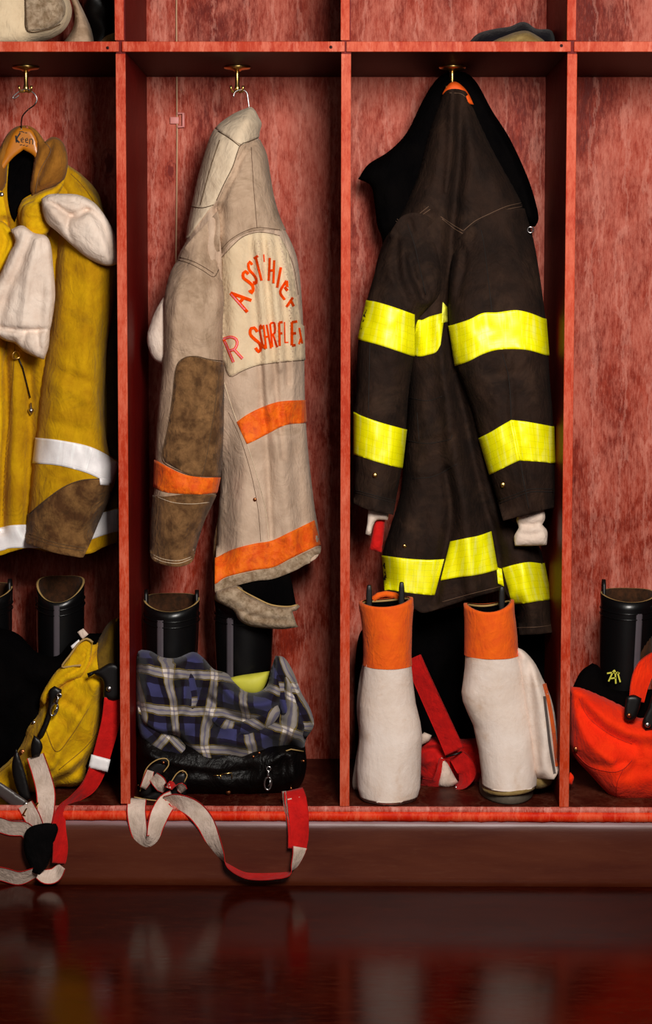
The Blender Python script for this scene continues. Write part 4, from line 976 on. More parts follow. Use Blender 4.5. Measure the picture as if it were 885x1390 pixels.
def black_boot(pxc, pytop, Yc, rxp, label, lean=0.0, rimh=.022, loops=(-1, 1), group='black rubber boots', lay=0.0, seamx=0.0, looph=.022):
    c = Pz(pxc, Yc, 0.0); top = P(pxc, pytop, Yc)
    zt_ = top.z; rx = rxp / 700 * 1.06
    r = thing('rubber_boot', (c.x, Yc, 0), label, 'boot', group)
    X = lambda z: c.x + (top.x - c.x) * z / zt_ + lean * z
    rg = [(X(0), Yc + .075, .001, rx * .80, .125), (X(0), Yc + .075, .028, rx * .86, .132)]
    MB()
    sole = []
    so_v = loft('sole', [(X(0), Yc + .075, .0005, rx * .84, .128), (X(0), Yc + .075, .004, rx * .88, .134), (X(0), Yc + .075, .024, rx * .88, .134), (X(0), Yc + .075, .028, rx * .86, .131)], M['sole'], r, 36, None, M['rubber'], .004, .004)
    rings = [(X(.026), Yc + .074, .026, rx * .84, .128), (X(.05), Yc + .07, .05, rx * .88, .126), (X(.075), Yc + .055, .075, rx * .86, .108), (X(.1), Yc + .03, .10, rx * .82, .082), (X(.13), Yc + .010, .13, rx * .82, .060), (X(.18), Yc, .18, rx * .88, .054), (X(.25), Yc, .25, rx * .95, .054), (X(.32), Yc, .32, rx, .056, .15)]
    if zt_ > .36: rings.append((X(zt_ - .02), Yc, zt_ - .02, rx, .056, .7))
    rings.append((X(zt_), Yc, zt_, rx * 1.02, .057, 1.0))
    rimf = lambda a: rimh * (math.sin(a) * .75 + .25 * math.cos(2 * a))
    loft('shaft', rings, M['rubber'], r, 44, rimf, (M['bootin'], M['tape']), .0045, .14, .03, pxc)
    # moulded band under the rim and the heel strip that faces the viewer
    z2 = zt_ - .03
    bandv = []
    m = MB()
    for zz in (z2, z2 - .012):
        pts = [Vector((X(zz) + (rx + .0012) * math.cos(a), Yc + (.0575) * math.sin(a), zz + rimf(a) * .5)) for a in [2 * math.pi * k / 36 for k in range(37)]]
        m.tube(pts, .0013, 6, cap=False)
    m.build('rim_bead', M['rubber'], r)
    vs = []; fs = []
    a0 = -math.pi / 2 + seamx
    NZ = 16
    for i in range(NZ + 1):
        z = .05 + (zt_ - .034 - .05) * i / NZ
        if z < .17: yc_, ry_ = Yc + (.07 * (1 - min((z - .05) / .10, 1))) , .056 + .07 * (1 - min((z - .05) / .10, 1))
        else: yc_, ry_ = Yc, .0555
        for j in range(7):
            a = a0 + (j - 3) * .042
            rr = .0016 if 0 < j < 6 else .0002
            rr += .0008 if j in (2, 4) else 0
            vs.append((X(z) + (rx * (0.98 if z > .2 else .9) + rr) * math.cos(a), yc_ + (ry_ + rr + .0015) * math.sin(a), z))
    for i in range(NZ):
        for j in range(6): fs.append((i * 7 + j, i * 7 + j + 1, (i + 1) * 7 + j + 1, (i + 1) * 7 + j))
    mesh('heel_strip', vs, fs, M['rubbers'], r)
    for s in loops:
        xs = X(zt_) + s * rx * .92
        pts = [Vector((xs, Yc - .012, zt_ - .03)), Vector((xs, Yc - .012, zt_ + looph * .6)), Vector((xs, Yc - .006, zt_ + looph)), Vector((xs, Yc + .006, zt_ + looph)), Vector((xs, Yc + .012, zt_ + looph * .6)), Vector((xs, Yc + .012, zt_ - .03))]
        mm = MB(); vs = []
        for q in pts:
            for dx in (-.0035, .0035): vs.append((q.x + dx, q.y, q.z))
        for q in pts:
            for dx in (-.0035, .0035): vs.append((q.x + dx, Yc + (q.y - Yc) * .6, q.z - .003))
        n_ = len(pts) * 2; f = []
        for i in range(len(pts) - 1):
            k = i * 2
            f += [(k, k + 1, k + 3, k + 2), (n_ + k + 1, n_ + k, n_ + k + 2, n_ + k + 3), (k, k + 2, n_ + k + 2, n_ + k), (k + 3, k + 1, n_ + k + 1, n_ + k + 3)]
        mm.add(vs, f); mm.build('pull_loop', M['leather'], r)
    return r
# left bay
black_boot(82, 795, .26, 33, 'black rubber boot with brown lining showing, right of the pair in the left bay', rimh=.028, loops=())
black_boot(-16, 800, .26, 33, 'black rubber boot cut by the left edge of the photo', rimh=.016, loops=(1,))
# second bay
black_boot(233, 815, .24, 38, 'black rubber boot against the left divider behind the plaid lining', rimh=.016, loops=(-1, 1), seamx=-.35)
black_boot(331, 812, .24, 41, 'black rubber boot under the hem of the off-white coat', rimh=.012, loops=(), seamx=-.45)
# right bay
black_boot(840, 806, .22, 37, 'black rubber boot with grey heel strip at the right edge above orange trousers', lean=.05, rimh=.010, loops=(-1,), seamx=.32, looph=.030)
black_boot(934, 812, .24, 37, 'black rubber boot cut by the right edge of the photo', rimh=.010, loops=(-1,), looph=.016)

# ---- white covered boots
def cover_boot(label, prof, Yc, orange, solep, hemtape, loops, topy):
    """prof: (py, xl, xr) bottom to top of the cover seen from the front"""
    c = Pz((solep[0] + solep[1]) / 2, Yc, 0)
    r = thing('covered_boot', (c.x, Yc, 0), label, 'boot', 'boots in white canvas covers')
    rings = []
    pr = []
    for i in range(len(prof) - 1):
        k = max(1, int(abs(prof[i][0] - prof[i + 1][0]) / 3))
        for j in range(k): pr.append(tuple(a + (b - a) * j / k for a, b in zip(prof[i], prof[i + 1])))
    pr.append(prof[-1])
    for (py, xl, xr) in pr:
        a = P(xl, py, Yc); b = P(xr, py, Yc)
        rings.append(((a.x + b.x) / 2, Yc, a.z, (b.x - a.x) / 2))
    def ry(i, z): return .050 + .012 * min(max((z - .2) / .15, 0), 1) + .016 * max(0, 1 - z / .25)
    zo = P(0, orange, Yc).z
    wh_ = [(x, Yc, z, rx, ry(0, z)) for (x, y, z, rx) in rings if z < zo + .004]
    og = [(x, Yc, z, rx, ry(0, z)) for (x, y, z, rx) in rings if z >= zo - .006]
    # bottom hem rounded inward
    b0 = wh_[0]; wh_ = [(b0[0], b0[1], b0[2] - .001, b0[3] * .86, b0[4] * .86), (b0[0], b0[1], b0[2] + .001, b0[3] * .96, b0[4] * .96)] + [(b0[0], b0[1], b0[2] + .006, b0[3], b0[4])] + wh_[1:]
    cv = loft('canvas_cover', wh_, M['boot_white'], r, 48, None, M['boot_white'], .003, .02, .05, Yc * 9 + prof[0][1], True)
    og = [(q[0], q[1], q[2], q[3] + .0012, q[4] + .0012) for q in og]
    def rimf(a): return topy * (math.cos(a)) ** 2 + (.004 * math.cos(a))
    og = [q + (0.0,) for q in og[:-2]] + [og[-2] + (.6,), og[-1] + (1.0,)]
    loft('orange_cuff', og, M['orangec'], r, 48, rimf, (M['liner'], M['orangec']), .007, .045, .02, 3, False)
    t = og[-1]
    # inner rubber rim
    q = [Vector((t[0] + (t[3] - .008) * math.cos(a), Yc + (t[4] - .008) * math.sin(a), t[2] - .004 + rimf(a))) for a in [2 * math.pi * k / 40 for k in range(41)]]
    MB().tube(q, .0022, 6, cap=False).build('inner_rim', M['tape'], r)
    sx = (P(solep[0], solep[2], Yc - .05).x + P(solep[1], solep[2], Yc - .05).x) / 2; sw = (P(solep[1], solep[2], Yc - .05).x - P(solep[0], solep[2], Yc - .05).x) / 2
    zs = P(0, solep[2], Yc - .05).z
    loft('sole', [(sx, Yc + .055, .0004, sw * .97, .108), (sx, Yc + .055, .005, sw, .112), (sx, Yc + .055, max(zs, .012), sw, .112), (sx, Yc + .055, max(zs, .012) + .012, sw * .95, .10)], M['sole'], r, 40, None, M['rubber'], .004, .003)
    for (lx, ly0, ly1) in loops:
        a = P(lx, ly0, Yc - .0); b = P(lx, ly1, Yc)
        mm = MB(); pts = [(a.x - .004, a.z), (a.x - .0055, b.z), (a.x + .0055, b.z), (a.x + .0045, a.z)]
        vs = []
        zs_ = [a.z + (b.z - a.z) * k / 6 for k in range(7)]
        for zz, wq in zip(zs_, (.0040, .0055, .0062, .0062, .0060, .0055, .0038)):
            for (dx, dy) in ((-1, -.003), (1, -.003), (1, .005), (-1, .005)): vs.append((a.x + dx * wq, Yc + dy, zz))
        f = []
        for i in range(6):
            for k in range(4): f.append((i * 4 + k, i * 4 + (k + 1) % 4, (i + 1) * 4 + (k + 1) % 4, (i + 1) * 4 + k))
        f += [(3, 2, 1, 0), (24, 25, 26, 27)]
        mm.add(vs, f); mm.build('pull_loop', M['leather'], r, bevel=.002)
    return r, wh_, og
bA, wA, oA = cover_boot('white canvas covered boot with orange cuff, left of the pair under the black coat',
    [(1083, 489, 566), (1068, 485, 570), (1045, 484, 571), (1020, 486, 572), (1000, 488, 573), (980, 487, 570), (955, 487, 564), (930, 490, 561), (905, 493, 559), (890, 494, 558), (870, 493.5, 558.5), (850, 492, 559), (835, 490, 560), (825, 488, 561), (818, 488, 560)], .066, 899, (508, 560, 1086), None, [(501, 838, 794), (545, 838, 790)], .006)
bB, wB, oB = cover_boot('white canvas covered boot with orange cuff and side fold, against the right divider',
    [(1068, 655, 727), (1050, 654, 728), (1020, 650, 727), (1000, 646, 726), (985, 643, 724), (968, 635, 722), (952, 628, 719), (940, 626, 717), (925, 628, 713), (905, 630, 709), (885, 631, 703), (865, 631, 702), (845, 631, 700), (832, 630.5, 698), (825, 630, 697)], .070, 884, (655, 730, 1077), None, [(681, 832, 796)], .012)
# left boot extras: orange strap behind the rim, cloth tail
cA = P(524, 812, .14)
MB().tube([P(506, 814, .115), P(514, 808, .122), P(524, 806, .124), (P(536, 808, .122)), P(543, 813, .115)], .0062, 8).build('rear_strap', M['orangec'], bA)
puff('cover_tail', [(494, 893), (488, 920), (484, 960), (487, 1000), (482, 1035), (478, 1062), (480, 1072), (490, 1072), (500, 1000), (500, 900)], .15, .03, .03, 12, M['boot_white'], bA, sp=4)
# right boot: hem tape, side fold with orange and grey edge
m = MB()
zz = P(690, 1078, .01).z
pts = [Vector((wB[0][0] + (wB[3][3] * .93) * math.cos(a), .070 + .062 * math.sin(a), zz + .004 * math.cos(a) + .002)) for a in [2 * math.pi * k / 40 for k in range(41)]]
m.tube(pts, .0045, 8, cap=False); m.build('hem_tape', M['tan'], bB)
lobe = puff('side_fold', [(700, 878), (712, 884), (726, 900), (737, 922), (742, 932), (750, 955), (755, 985), (757, 1020), (757.5, 1046), (752, 1058), (738, 1057), (724, 1050), (716, 1000), (708, 950), (702, 910)], .07, .045, .06, 18, M['boot_white'], bB, seed=31,
    folds=[([(716, 900), (722, 950), (730, 1040)], 4, -.010), ([(704, 890), (712, 960), (722, 1050)], 4, -.012), ([(728, 920), (738, 980), (742, 1050)], 6, .008)], nz=((.0012, 4, 10),), sp=3, open_edges=[(735, 1040, 760, 1062)])
strokes('orange_piping', [[(739, 928), (744, 948), (749, 975), (753, 1005), (756.5, 1040)]], 5, lobe, M['orangec'], bB, .003)
strokes('grey_piping', [[(739, 945), (743, 980), (747, 1015), (753, 1050)]], 3.6, lobe, plain('grey_trim', (104, 92, 88), .6), bB, .002)
puff('inner_lining', [(722, 1046), (752, 1054), (748, 1064), (738, 1070), (726, 1071), (722, 1060)], .08, .02, .02, 8, M['tan'], bB, nz=((.001, 3, 6),), sp=3)

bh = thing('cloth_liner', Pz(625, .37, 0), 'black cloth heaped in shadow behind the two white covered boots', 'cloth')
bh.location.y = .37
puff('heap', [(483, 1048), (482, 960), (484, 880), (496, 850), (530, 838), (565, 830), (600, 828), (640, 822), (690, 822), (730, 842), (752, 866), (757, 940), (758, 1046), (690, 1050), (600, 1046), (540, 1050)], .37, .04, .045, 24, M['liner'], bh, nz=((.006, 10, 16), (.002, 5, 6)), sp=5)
# ---- red suspenders behind the white boots
rs = thing('suspenders', P(605, 1068, .2), 'red suspenders bundled on the locker floor between the two white boots', 'suspenders')
puff('bundle', [(566, 1040), (568, 1015), (576, 1004), (592, 1000), (610, 1000), (626, 1003), (650, 1002), (668, 1006), (672, 1060), (652, 1064), (635, 1066), (612, 1068), (590, 1066), (572, 1058)], .24, .05, .05, 18, M['red'], rs, seed=41,
     folds=[([(572, 1010), (600, 1008), (640, 1012)], 2.5, .010), ([(570, 1022), (590, 1016), (610, 1020)], 2.5, -.012), ([(640, 1020), (660, 1030)], 3, .008), ([(572, 1036), (590, 1030)], 3, .01)], nz=((.003, 6, 5),), sp=3)
puff('pale_fold', [(599, 1028), (606, 1034), (616, 1052), (622, 1062), (612, 1068), (600, 1068), (594, 1062)], .175, .016, .02, 8, M['webw'], rs, sp=3)
puff('pale_fold', [(570, 1000), (576, 994), (586, 998), (582, 1006), (570, 1012)], .19, .01, .02, 6, M['webw'], rs, sp=3)
ribbon('strap', [(560, 893, .13, 24), (572, 920, .13, 24), (590, 960, .14, 25), (606, 995, .15, 26), (617, 1020, .155, 27)], 28, M['red'], M['red'], rs)
ribbon('strap', [(618, 1024, .16, 20), (628, 1036, .15, 26), (634, 1050, .15, 24), (628, 1064, .155, 14), (618, 1068, .17, 8)], 28, M['red'], M['red'], rs)
ribbon('strap', [(572, 1062, .18, 12), (590, 1066, .17, 16), (600, 1052, .165, 18), (603, 1030, .17, 14)], 24, M['red'], M['red'], rs)
MB().tube([P(606, 1027, .148), P(618, 1024, .144), P(628, 1020, .148)], .0022, 8).build('slide_buckle', M['leather'], rs)
stud(P(619, 1069, .165), .003, M['steel'], rs, 'rivet')

# ================================================================== YELLOW TROUSERS (left bay)
yt = thing('turnout_trousers', P(70, 1088, .1), 'yellow firefighter trousers slumped round the black boots in the left bay', 'trousers')
yo = [(161, 838), (152, 843), (144, 852), (134, 869), (126, 872), (118, 866), (106, 871), (94, 886), (84, 902), (72, 914), (60, 934), (53, 950), (50, 968), (36, 985), (30, 1005), (14, 1028), (0, 1042), (-16, 1050), (-60, 1060), (-70, 1090), (-20, 1092), (10, 1088), (34, 1082), (60, 1076), (78, 1068), (100, 1068), (116, 1062), (118, 1040), (130, 1015), (138, 985), (140, 950), (148, 935), (162, 930)]
ytb = puff('trouser_body', yo, .15, .085, .045, 36, M['yellow2'], yt, seed=51, sp=3.5,
    folds=[([(128, 878), (118, 900), (96, 920), (72, 935), (60, 960)], 4, -.016), ([(116, 876), (110, 896), (88, 914)], 4, .012), ([(90, 950), (110, 925), (128, 915)], 4, -.010), ([(70, 1040), (92, 1000), (112, 965), (132, 930)], 5, .014), ([(60, 1065), (90, 1045), (120, 1020), (138, 985)], 4, .012), ([(74, 1062), (100, 1050), (122, 1028)], 4, -.016), ([(60, 968), (56, 1000), (40, 1030)], 5, .010), ([(85, 955), (100, 958), (108, 970)], 3, -.008), ([(120, 925), (130, 940), (134, 960)], 3, .006)],
    nz=((.003, 9, 9), (.0012, 4, 4)))
patch('lining', [(136, 868), (150, 848), (161, 840), (162, 900), (150, 930), (136, 922), (132, 890)], ytb, M['olive'], yt, .003)  # shade on the yellow cloth painted as an olive patch
puff('waistband', [(118, 866), (126, 872), (122, 900), (112, 920), (92, 926), (80, 934), (66, 948), (60, 958), (54, 950), (60, 936), (74, 914), (86, 902), (96, 886), (106, 872)], .085, .02, .02, 8, M['yellow2'], yt, folds=[([(118, 878), (110, 905), (86, 920), (66, 940)], 2.5, -.008), ([(121, 876), (116, 906), (92, 921)], 2, .005)], sp=3)
seam([[(126, 872), (118, 867), (107, 873), (96, 888), (84, 905), (98, 904), (110, 903)]], Surf([(40, 860), (140, 860), (140, 960), (40, 960)], .066, 0, 10, nz=()), yt, M['tape'], 'tape_edge', r=.0022)
puff('care_label', [(105, 858), (113, 853), (120, 861), (112, 868)], .07, .002, .002, 3, M['webw'], yt, sp=3, nz=())
puff('care_label', [(96, 877), (107, 868), (109, 872), (98, 881)], .07, .002, .002, 3, M['silver'], yt, sp=3, nz=())
seam([[(53, 975), (40, 992), (33, 1012), (16, 1034), (0, 1048)], [(60, 985), (76, 1020), (96, 1000), (120, 962)], [(138, 940), (136, 980), (120, 1010), (80, 1045)]], ytb, yt, M['thread_y'], r=.0008)
stud(ytb.at(46, 981, .001), .0045, M['steel'], yt, 'snap'); stud(ytb.at(30, 1022, .001), .0075, M['copper'], yt, 'rivet')
def snap_hook(px, py, Y, s, ang, parent):
    """spring snap hook: eye, body and open oval gate"""
    c = P(px, py, Y); m = MB()
    def q(u, v_, w_=0): return Vector((c.x + (u * math.cos(ang) - v_ * math.sin(ang)) * s, c.y + w_ * s, c.z + (u * math.sin(ang) + v_ * math.cos(ang)) * s))
    ov = [q(.55 * math.cos(a), -.9 + 1.05 * math.sin(a)) for a in [2 * math.pi * k / 24 for k in range(25)]]
    m.tube(ov, .17 * s, 8, cap=False)
    m.tube([q(0, .15), q(0, .5), q(0, .9), q(0, 1.2)], [.3 * s, .26 * s, .22 * s, .2 * s], 10)
    m.tube([q(.1, -1.4), q(.35, -.9), q(.3, -.2)], .12 * s, 8)
    m.tube([q(.35 * math.cos(a), 1.5 + .35 * math.sin(a)) for a in [2 * math.pi * k / 16 for k in range(17)]], .12 * s, 8, cap=False)
    return m.build('snap_hook', M['steel'], parent)
snap_hook(76, 956, .045, .0125, -.35, yt)
puff('leather_tab', [(66, 938), (74, 931), (84, 936), (82, 946), (74, 950), (70, 972), (60, 998), (54, 1004), (50, 1000), (60, 978), (66, 955)], .055, .006, .006, 4, M['leather'], yt, sp=3, nz=())
# ---- its suspenders, spilling over the lip
ysus = thing('suspenders', P(60, 1190, -.03), 'red and white suspenders with black pad spilling over the lip at left', 'suspenders')
puff('leather_tab', [(134, 908), (150, 900), (163, 904), (164, 948), (150, 952), (140, 946), (140, 925), (128, 915), (120, 920), (118, 914)], .045, .006, .008, 5, M['leather'], ysus, sp=3, nz=())
stud(P(148, 935, .035), .0055, M['steel'], ysus, 'rivet')
ribbon('strap', [(154, 948, .045, -25), (150, 980, .045, -25), (141, 1015, .045, -24), (132, 1045, .045, -23), (120, 1068, .04, -20), (100, 1085, .02, -12), (84, 1100, -.01, -14), (80, 1120, -.024, -18), (82, 1150, -.026, -20), (80, 1172, -.024, -18)], 26, M['webw'], M['red'], ysus, edge=1)
puff('elastic_keeper', [(124, 1024), (150, 1031), (146, 1048), (120, 1042)], .038, .004, .004, 3, M['silver'], ysus, sp=3, nz=(), raw=True)
ribbon('strap', [(84, 1176, -.028, 12), (74, 1188, -.03, 20), (62, 1190, -.03, 20), (52, 1186, -.03, 14)], 24, M['webw'], M['red'], ysus, edge=1)
ribbon('strap', [(48, 1026, .03, 24), (56, 1050, .02, 25), (62, 1075, .0, 26), (62, 1100, -.02, 24), (58, 1124, -.026, 22)], 26, M['webw'], M['red'], ysus, edge=1)
puff('leather_end', [(46, 998), (54, 1004), (58, 1014), (54, 1026), (43, 1028), (42, 1012)], .022, .004, .004, 4, M['leather'], ysus, sp=3, nz=())
ribbon('strap', [(-40, 1122, -.02, 20), (-10, 1118, -.022, 20), (14, 1124, -.024, 20), (34, 1126, -.024, 20), (44, 1140, -.024, 20)], 24, M['webw'], M['red'], ysus, edge=1)
ribbon('strap', [(34, 1092, -.01, 22), (44, 1110, -.02, 22), (52, 1126, -.026, 18)], 24, M['webw'], M['red'], ysus, edge=1)
ribbon('strap', [(-40, 1182, -.03, 16), (0, 1186, -.03, 18), (25, 1192, -.03, 18), (44, 1186, -.028, 14), (56, 1180, -.026, 14)], 24, M['webw'], M['red'], ysus, edge=1)
puff('back_pad', [(34, 1130), (42, 1122), (56, 1118), (64, 1117), (76, 1118), (79, 1126), (74, 1142), (70, 1160), (64, 1176), (54, 1187), (44, 1184), (40, 1174), (34, 1160), (32, 1144)], -.034, .010, .006, 8, M['pad'], ysus, sp=3, nz=((.0008, 5, 5),))
puff('leather_tab', [(22, 1016), (28, 1030), (36, 1056), (42, 1084), (32, 1088), (22, 1070), (16, 1040)], .028, .005, .005, 4, M['leather'], ysus, sp=3, nz=())
puff('leather_tab', [(-10, 1056), (4, 1064), (24, 1078), (38, 1088), (36, 1100), (22, 1098), (2, 1084), (-12, 1074)], .008, .005, .005, 4, M['leatherg'], ysus, sp=3, nz=())
stud(P(35, 1092, .0), .005, M['steel'], ysus, 'rivet')
MB().tube([P(31, 1106, -.012), P(36, 1098, -.012), P(52, 1090, -.012), P(50, 1096, -.012), P(36, 1108, -.012), P(31, 1106, -.012)], .002, 8).build('buckle', M['brass'], ysus)
# black cloth heap at the far left behind the trousers
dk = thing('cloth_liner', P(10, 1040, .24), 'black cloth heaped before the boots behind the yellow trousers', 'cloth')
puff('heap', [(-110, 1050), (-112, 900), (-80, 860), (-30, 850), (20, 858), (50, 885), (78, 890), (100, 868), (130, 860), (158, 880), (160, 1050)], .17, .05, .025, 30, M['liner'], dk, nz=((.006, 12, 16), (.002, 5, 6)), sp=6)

# ================================================================== PLAID LINED TROUSERS (second bay)
pt = thing('turnout_trousers', P(300, 1080, .12), 'black trousers turned out with blue and white plaid flannel lining', 'trousers')
def uvp(px, py):
    w1 = 6 * math.sin(px / 34 + py / 41) + 5 * math.sin(px / 17 - py / 29 + 1)
    return ((px + w1 + (py - 960) * .10 * math.sin(px / 50)) / 52.0, -(py + 8 * math.sin(px / 45 + .6) + (px - 300) * (-.22)) / 50.0)
po = [(186, 890), (192, 882), (205, 884), (220, 892), (240, 893), (262, 885), (276, 893), (290, 908), (308, 914), (318, 926), (332, 938), (348, 940), (362, 931), (368, 908), (374, 890), (386, 893), (398, 912), (408, 940), (420, 962), (425, 982), (416, 1002), (412, 1020), (392, 1016), (370, 1024), (345, 1034), (312, 1044), (285, 1050), (255, 1046), (225, 1032), (200, 1012), (188, 990), (184, 940)]
pb_ = puff('plaid_lining', po, .15, .085, .03, 24, M['plaid'], pt, seed=61, sp=3, uvf=uvp,
    folds=[([(190, 990), (215, 1000), (240, 1005), (262, 1025), (280, 1045)], 4, -0.0330), ([(192, 975), (220, 990), (245, 990)], 5, 0.0210), ([(240, 900), (250, 950), (235, 990)], 5, 0.0180), ([(262, 905), (268, 950), (285, 990)], 5, -0.0210), ([(285, 950), (320, 975), (360, 980), (380, 965)], 5, -0.0270), ([(300, 930), (330, 955), (365, 955)], 5, 0.0210), ([(300, 1005), (330, 1010), (370, 995), (410, 990)], 5, 0.0180), ([(325, 1000), (350, 985), (380, 978)], 3, -0.0180), ([(376, 900), (384, 940), (380, 980)], 4, -0.0210), ([(395, 920), (400, 960), (395, 1000)], 5, 0.0150), ([(205, 890), (200, 930), (200, 970)], 5, 0.0120), ([(300, 915), (290, 940), (300, 960)], 4, 0.0150)],
    nz=((.005, 9, 8), (.002, 4, 4)))
def uvo(ang, ox, oy):
    c_, s_ = math.cos(ang), math.sin(ang)
    def f(px, py):
        a, b = uvp(px, py); return (a * c_ - b * s_ + ox, a * s_ + b * c_ + oy)
    return f
puff('lining_fold', [(187, 958), (200, 975), (222, 990), (240, 996), (250, 1010), (262, 1022), (282, 1032), (300, 1040), (284, 1050), (258, 1048), (232, 1036), (208, 1018), (190, 996)], .10, .035, .03, 10, M['plaid'], pt, seed=65, sp=3, uvf=uvo(.7, .3, .2), folds=[([(190, 975), (215, 1000), (250, 1028)], 3, .006)], nz=((.002, 5, 5),))
puff('lining_fold', [(374, 890), (386, 893), (398, 912), (409, 940), (421, 962), (426, 984), (416, 1002), (402, 1000), (388, 985), (378, 960), (372, 930)], .11, .04, .03, 12, M['plaid'], pt, seed=66, sp=3, uvf=uvo(-.5, .5, .1), folds=[([(378, 905), (390, 950), (402, 990)], 3, -.008), ([(392, 920), (410, 960)], 3, .006)], nz=((.002, 5, 5),))
puff('lining_fold', [(286, 958), (300, 972), (322, 980), (345, 974), (362, 962), (376, 955), (380, 968), (368, 985), (345, 996), (318, 998), (298, 990), (284, 975)], .085, .026, .03, 9, M['plaid'], pt, seed=67, sp=3, uvf=uvo(.35, .1, .6), folds=[([(292, 972), (325, 988), (365, 975)], 3, .005)], nz=((.0015, 5, 4),))
puff('lining_fold', [(232, 905), (246, 900), (262, 912), (270, 940), (266, 972), (254, 990), (240, 980), (236, 950)], .095, .028, .03, 10, M['plaid'], pt, seed=68, sp=3, uvf=uvo(-.25, .7, .4), nz=((.0015, 5, 6),))
MB().tube([P(312, 1043, .068), P(340, 1036, .066), P(372, 1025, .066), P(395, 1017, .07), P(412, 1020, .09)], .0012, 6).build('hem_edge', M['tape'], pt)
pbk = puff('trouser_body', [(186, 985), (184, 1010), (184, 1050), (190, 1078), (230, 1084), (280, 1082), (330, 1082), (385, 1078), (408, 1066), (416, 1040), (414, 1012), (380, 1005), (300, 1010), (220, 1000)], .16, .10, .02, 26, M['shell'], pt, seed=63,
    folds=[([(190, 1020), (230, 1035), (300, 1045)], 4, .010), ([(340, 1075), (362, 1040), (385, 1025)], 4, .010), ([(385, 1030), (384, 1060)], 3, -.010), ([(395, 1025), (400, 1060)], 3, .010), ([(300, 1050), (340, 1045)], 3, -.008)], nz=((.004, 9, 7),), sp=3.5)
puff('lime_band', [(308, 921), (325, 917), (345, 914), (366, 911), (362, 926), (352, 942), (338, 944), (322, 938)], .17, .025, .008, 20, M['limey'], pt, sp=4, nz=(), sm=6)
for (a, b) in ((222, 1035), (248, 1049), (352, 1022), (344, 1027), (395, 1070), (415, 1033), (186, 1066)):
    stud(pbk.at(min(max(a, 188), 412), b, .001), .003, M['copper'], pt, 'rivet')
stud(pbk.at(310, 1075, .001), .0055, M['copper'], pt, 'rivet')
m = MB(); c = pbk.at(306, 1054, .003)
m.tube([c + Vector((-.010, 0, .004)), c + Vector((.013, 0, .008)), c + Vector((.013, 0, -.004))], .0013, 6); m.tube([c + Vector((-.010, 0, .004)), c + Vector((-.009, 0, -.005))], .0013, 6)
m.tube([c + Vector((-.024, 0, .002)), c + Vector((-.010, 0, .002))], .001, 6)
m.build('buckle', M['brass'], pt)
snap_hook(364, 1056, .045, .0125, -.05, pt)
def wire(pts, name, mat, par, r=.0012): return MB().tube([P(*q) for q in smooth_open(pts, 3)], r, 6).build(name, mat, par)
wire([(190, 1074, .05), (198, 1045, .05), (212, 1032, .048), (226, 1030, .048), (229, 1038, .05), (222, 1048, .05)], 'strap_edge', M['tape'], pt)
wire([(232, 1062, .045), (240, 1050, .045), (248, 1046, .045), (254, 1052, .047), (250, 1062, .047)], 'strap_edge', M['tape'], pt)
wire([(182, 1082, .03), (205, 1086, .03), (235, 1088, .03), (256, 1084, .035)], 'strap_edge', M['tape'], pt)
puff('leather_tab', [(190, 1078), (196, 1050), (212, 1034), (226, 1032), (226, 1046), (214, 1060), (206, 1078), (198, 1084)], .062, .006, .006, 5, M['leather'], pt, sp=3, nz=())
puff('leather_tab', [(192, 1083), (225, 1066), (240, 1050), (252, 1048), (254, 1060), (252, 1082), (230, 1088), (205, 1088)], .055, .006, .006, 5, M['leather'], pt, sp=3, nz=())
# suspenders over the lip
ps = thing('suspenders', P(300, 1190, -.03), 'white and red suspenders looping over the lip below the plaid lining', 'suspenders')
ribbon('strap', [(194, 1070, .04, 8), (200, 1058, .04, 12), (204, 1046, .045, 10)], 18, M['webw'], M['red'], ps, edge=1)
ribbon('strap', [(208, 1054, .035, 14), (216, 1062, .03, 18), (222, 1070, .03, 12), (232, 1066, .03, -12), (244, 1068, .03, 12), (250, 1074, .03, 10)], 20, M['webw'], M['red'], ps, edge=1)
ribbon('strap', [(186, 1084, .02, 26), (185, 1100, -.012, 26), (187, 1118, -.018, 25), (191, 1134, -.020, 22), (199, 1143, -.021, 18), (207, 1138, -.022, 18), (211, 1122, -.022, 22), (217, 1105, -.018, 26), (226, 1090, -.006, 26), (236, 1084, .02, 24)], 26, M['webw'], M['red'], ps, edge=1)
ribbon('strap', [(222, 1088, .004, 14), (240, 1088, -.008, 20), (262, 1098, -.016, 25), (278, 1116, -.02, 25), (289, 1140, -.022, 20), (299, 1160, -.024, 11), (310, 1175, -.026, -5), (330, 1187, -.028, -8), (350, 1190, -.03, -9), (375, 1189, -.03, -8), (392, 1186, -.03, -5), (399, 1176, -.028, 8), (405, 1160, -.024, 16), (407, 1150, -.022, 20)], 26, M['webw'], M['red'], ps, edge=1)
ribbon('strap', [(398, 1072, .02, -26), (401, 1085, -.004, -30), (404, 1105, -.014, -30), (405, 1130, -.018, -28), (404, 1152, -.02, -26)], 30, M['webw'], M['red'], ps, edge=1)
ribbon('strap', [(386, 1074, .016, 6), (388, 1095, -.008, 6), (391, 1120, -.014, 5), (393, 1142, -.016, 4)], 16, M['webw'], M['red'], ps, edge=1)

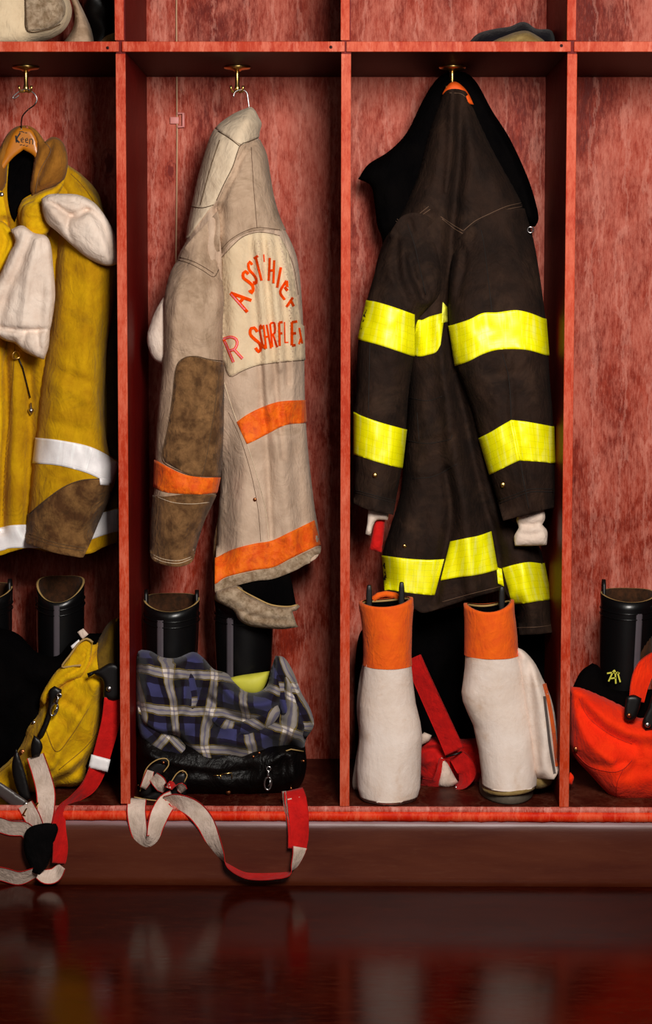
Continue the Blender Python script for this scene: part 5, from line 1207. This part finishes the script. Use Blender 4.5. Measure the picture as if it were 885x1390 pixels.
# ================================================================== ORANGE TROUSERS (right bay)
ot = thing('turnout_trousers', P(860, 1088, .1), 'bright orange-red firefighter trousers slumped on the floor of the right bay', 'trousers')
oo = [(774, 932), (790, 934), (806, 940), (828, 950), (848, 960), (866, 974), (880, 972), (900, 962), (930, 956), (965, 968), (985, 1010), (985, 1070), (960, 1086), (905, 1089), (848, 1088), (834, 1084), (818, 1070), (798, 1048), (783, 1032), (775, 1015), (773, 985)]
ob = puff('trouser_body', oo, .12, .075, .04, 34, M['orange_red'], ot, seed=71, sp=3.5,
    folds=[([(785, 950), (800, 975), (830, 1000), (860, 1012)], 5, -.014), ([(782, 975), (800, 1010), (830, 1035)], 5, .010), ([(780, 1020), (800, 1035), (825, 1040), (850, 1035)], 3, -.006), ([(800, 955), (840, 985), (885, 1000)], 7, .012), ([(836, 1080), (842, 1050), (858, 1030)], 4, .008), ([(880, 985), (885, 1080)], 8, .010)],
    nz=((.0028, 9, 9), (.001, 4, 4)))
puff('lining', [(776, 936), (788, 912), (804, 900), (814, 906), (822, 930), (845, 938), (890, 935), (890, 985), (850, 975), (800, 950)], .13, .02, .02, 14, M['liner'], ot, sp=4)  # black puff added to stand in for the soft shade beside the boot
seam([[(779, 1020), (800, 1040), (830, 1048), (846, 1044), (858, 1032)], [(846, 1044), (838, 1062), (836, 1084)], [(786, 948), (800, 975), (830, 998), (858, 1010)]], ob, ot, plain('red_thread', (190, 30, 8), .8), r=.0007)
stud(ob.at(782, 1017, .001), .0055, M['copper'], ot, 'rivet')
puff('small_fold', [(774, 1048), (779, 1055), (776, 1066), (770, 1062)], .12, .01, .01, 4, M['orange_red'], ot, sp=3)
osu = thing('suspenders', P(868, 970, .05), 'orange-red suspender strap with black leather tab at the right edge', 'suspenders')
ribbon('strap', [(864, 952, .045, 20), (868, 930, .05, 24), (874, 912, .055, 26), (884, 900, .07, 24), (900, 894, .10, 22), (930, 900, .14, 22)], 28, M['orange_red'], M['orange_red'], osu)
puff('leather_tab', [(850, 946), (860, 943), (871, 948), (868, 962), (862, 976), (853, 979), (847, 972)], .034, .006, .006, 5, M['leather'], osu, sp=3, nz=())
puff('leather_tab', [(872, 980), (880, 960), (890, 930), (905, 915), (915, 925), (900, 960), (890, 990), (876, 992)], .036, .006, .006, 5, M['leather'], osu, sp=3, nz=())
stud(P(854, 971, .026), .0045, M['copper'], osu, 'rivet'); stud(P(879, 984, .026), .0055, M['steel'], osu, 'rivet')
# yellow maker's mark moulded on the boot
bt = [o for o in bpy.data.objects if o.get('label', '').startswith('black rubber boot with grey heel strip')][0]
lb = Surf([(810, 900), (860, 900), (860, 950), (810, 950)], .157, 0, 10, nz=())
MBp = lb
strokes('maker_mark', [[(826, 925), (834, 910), (836, 928)], [(829, 921), (836, 920)], [(838, 912), (842, 926)], [(824, 914), (832, 913), (841, 914)]], 2.0, lb, M['limey'], bt, .001)
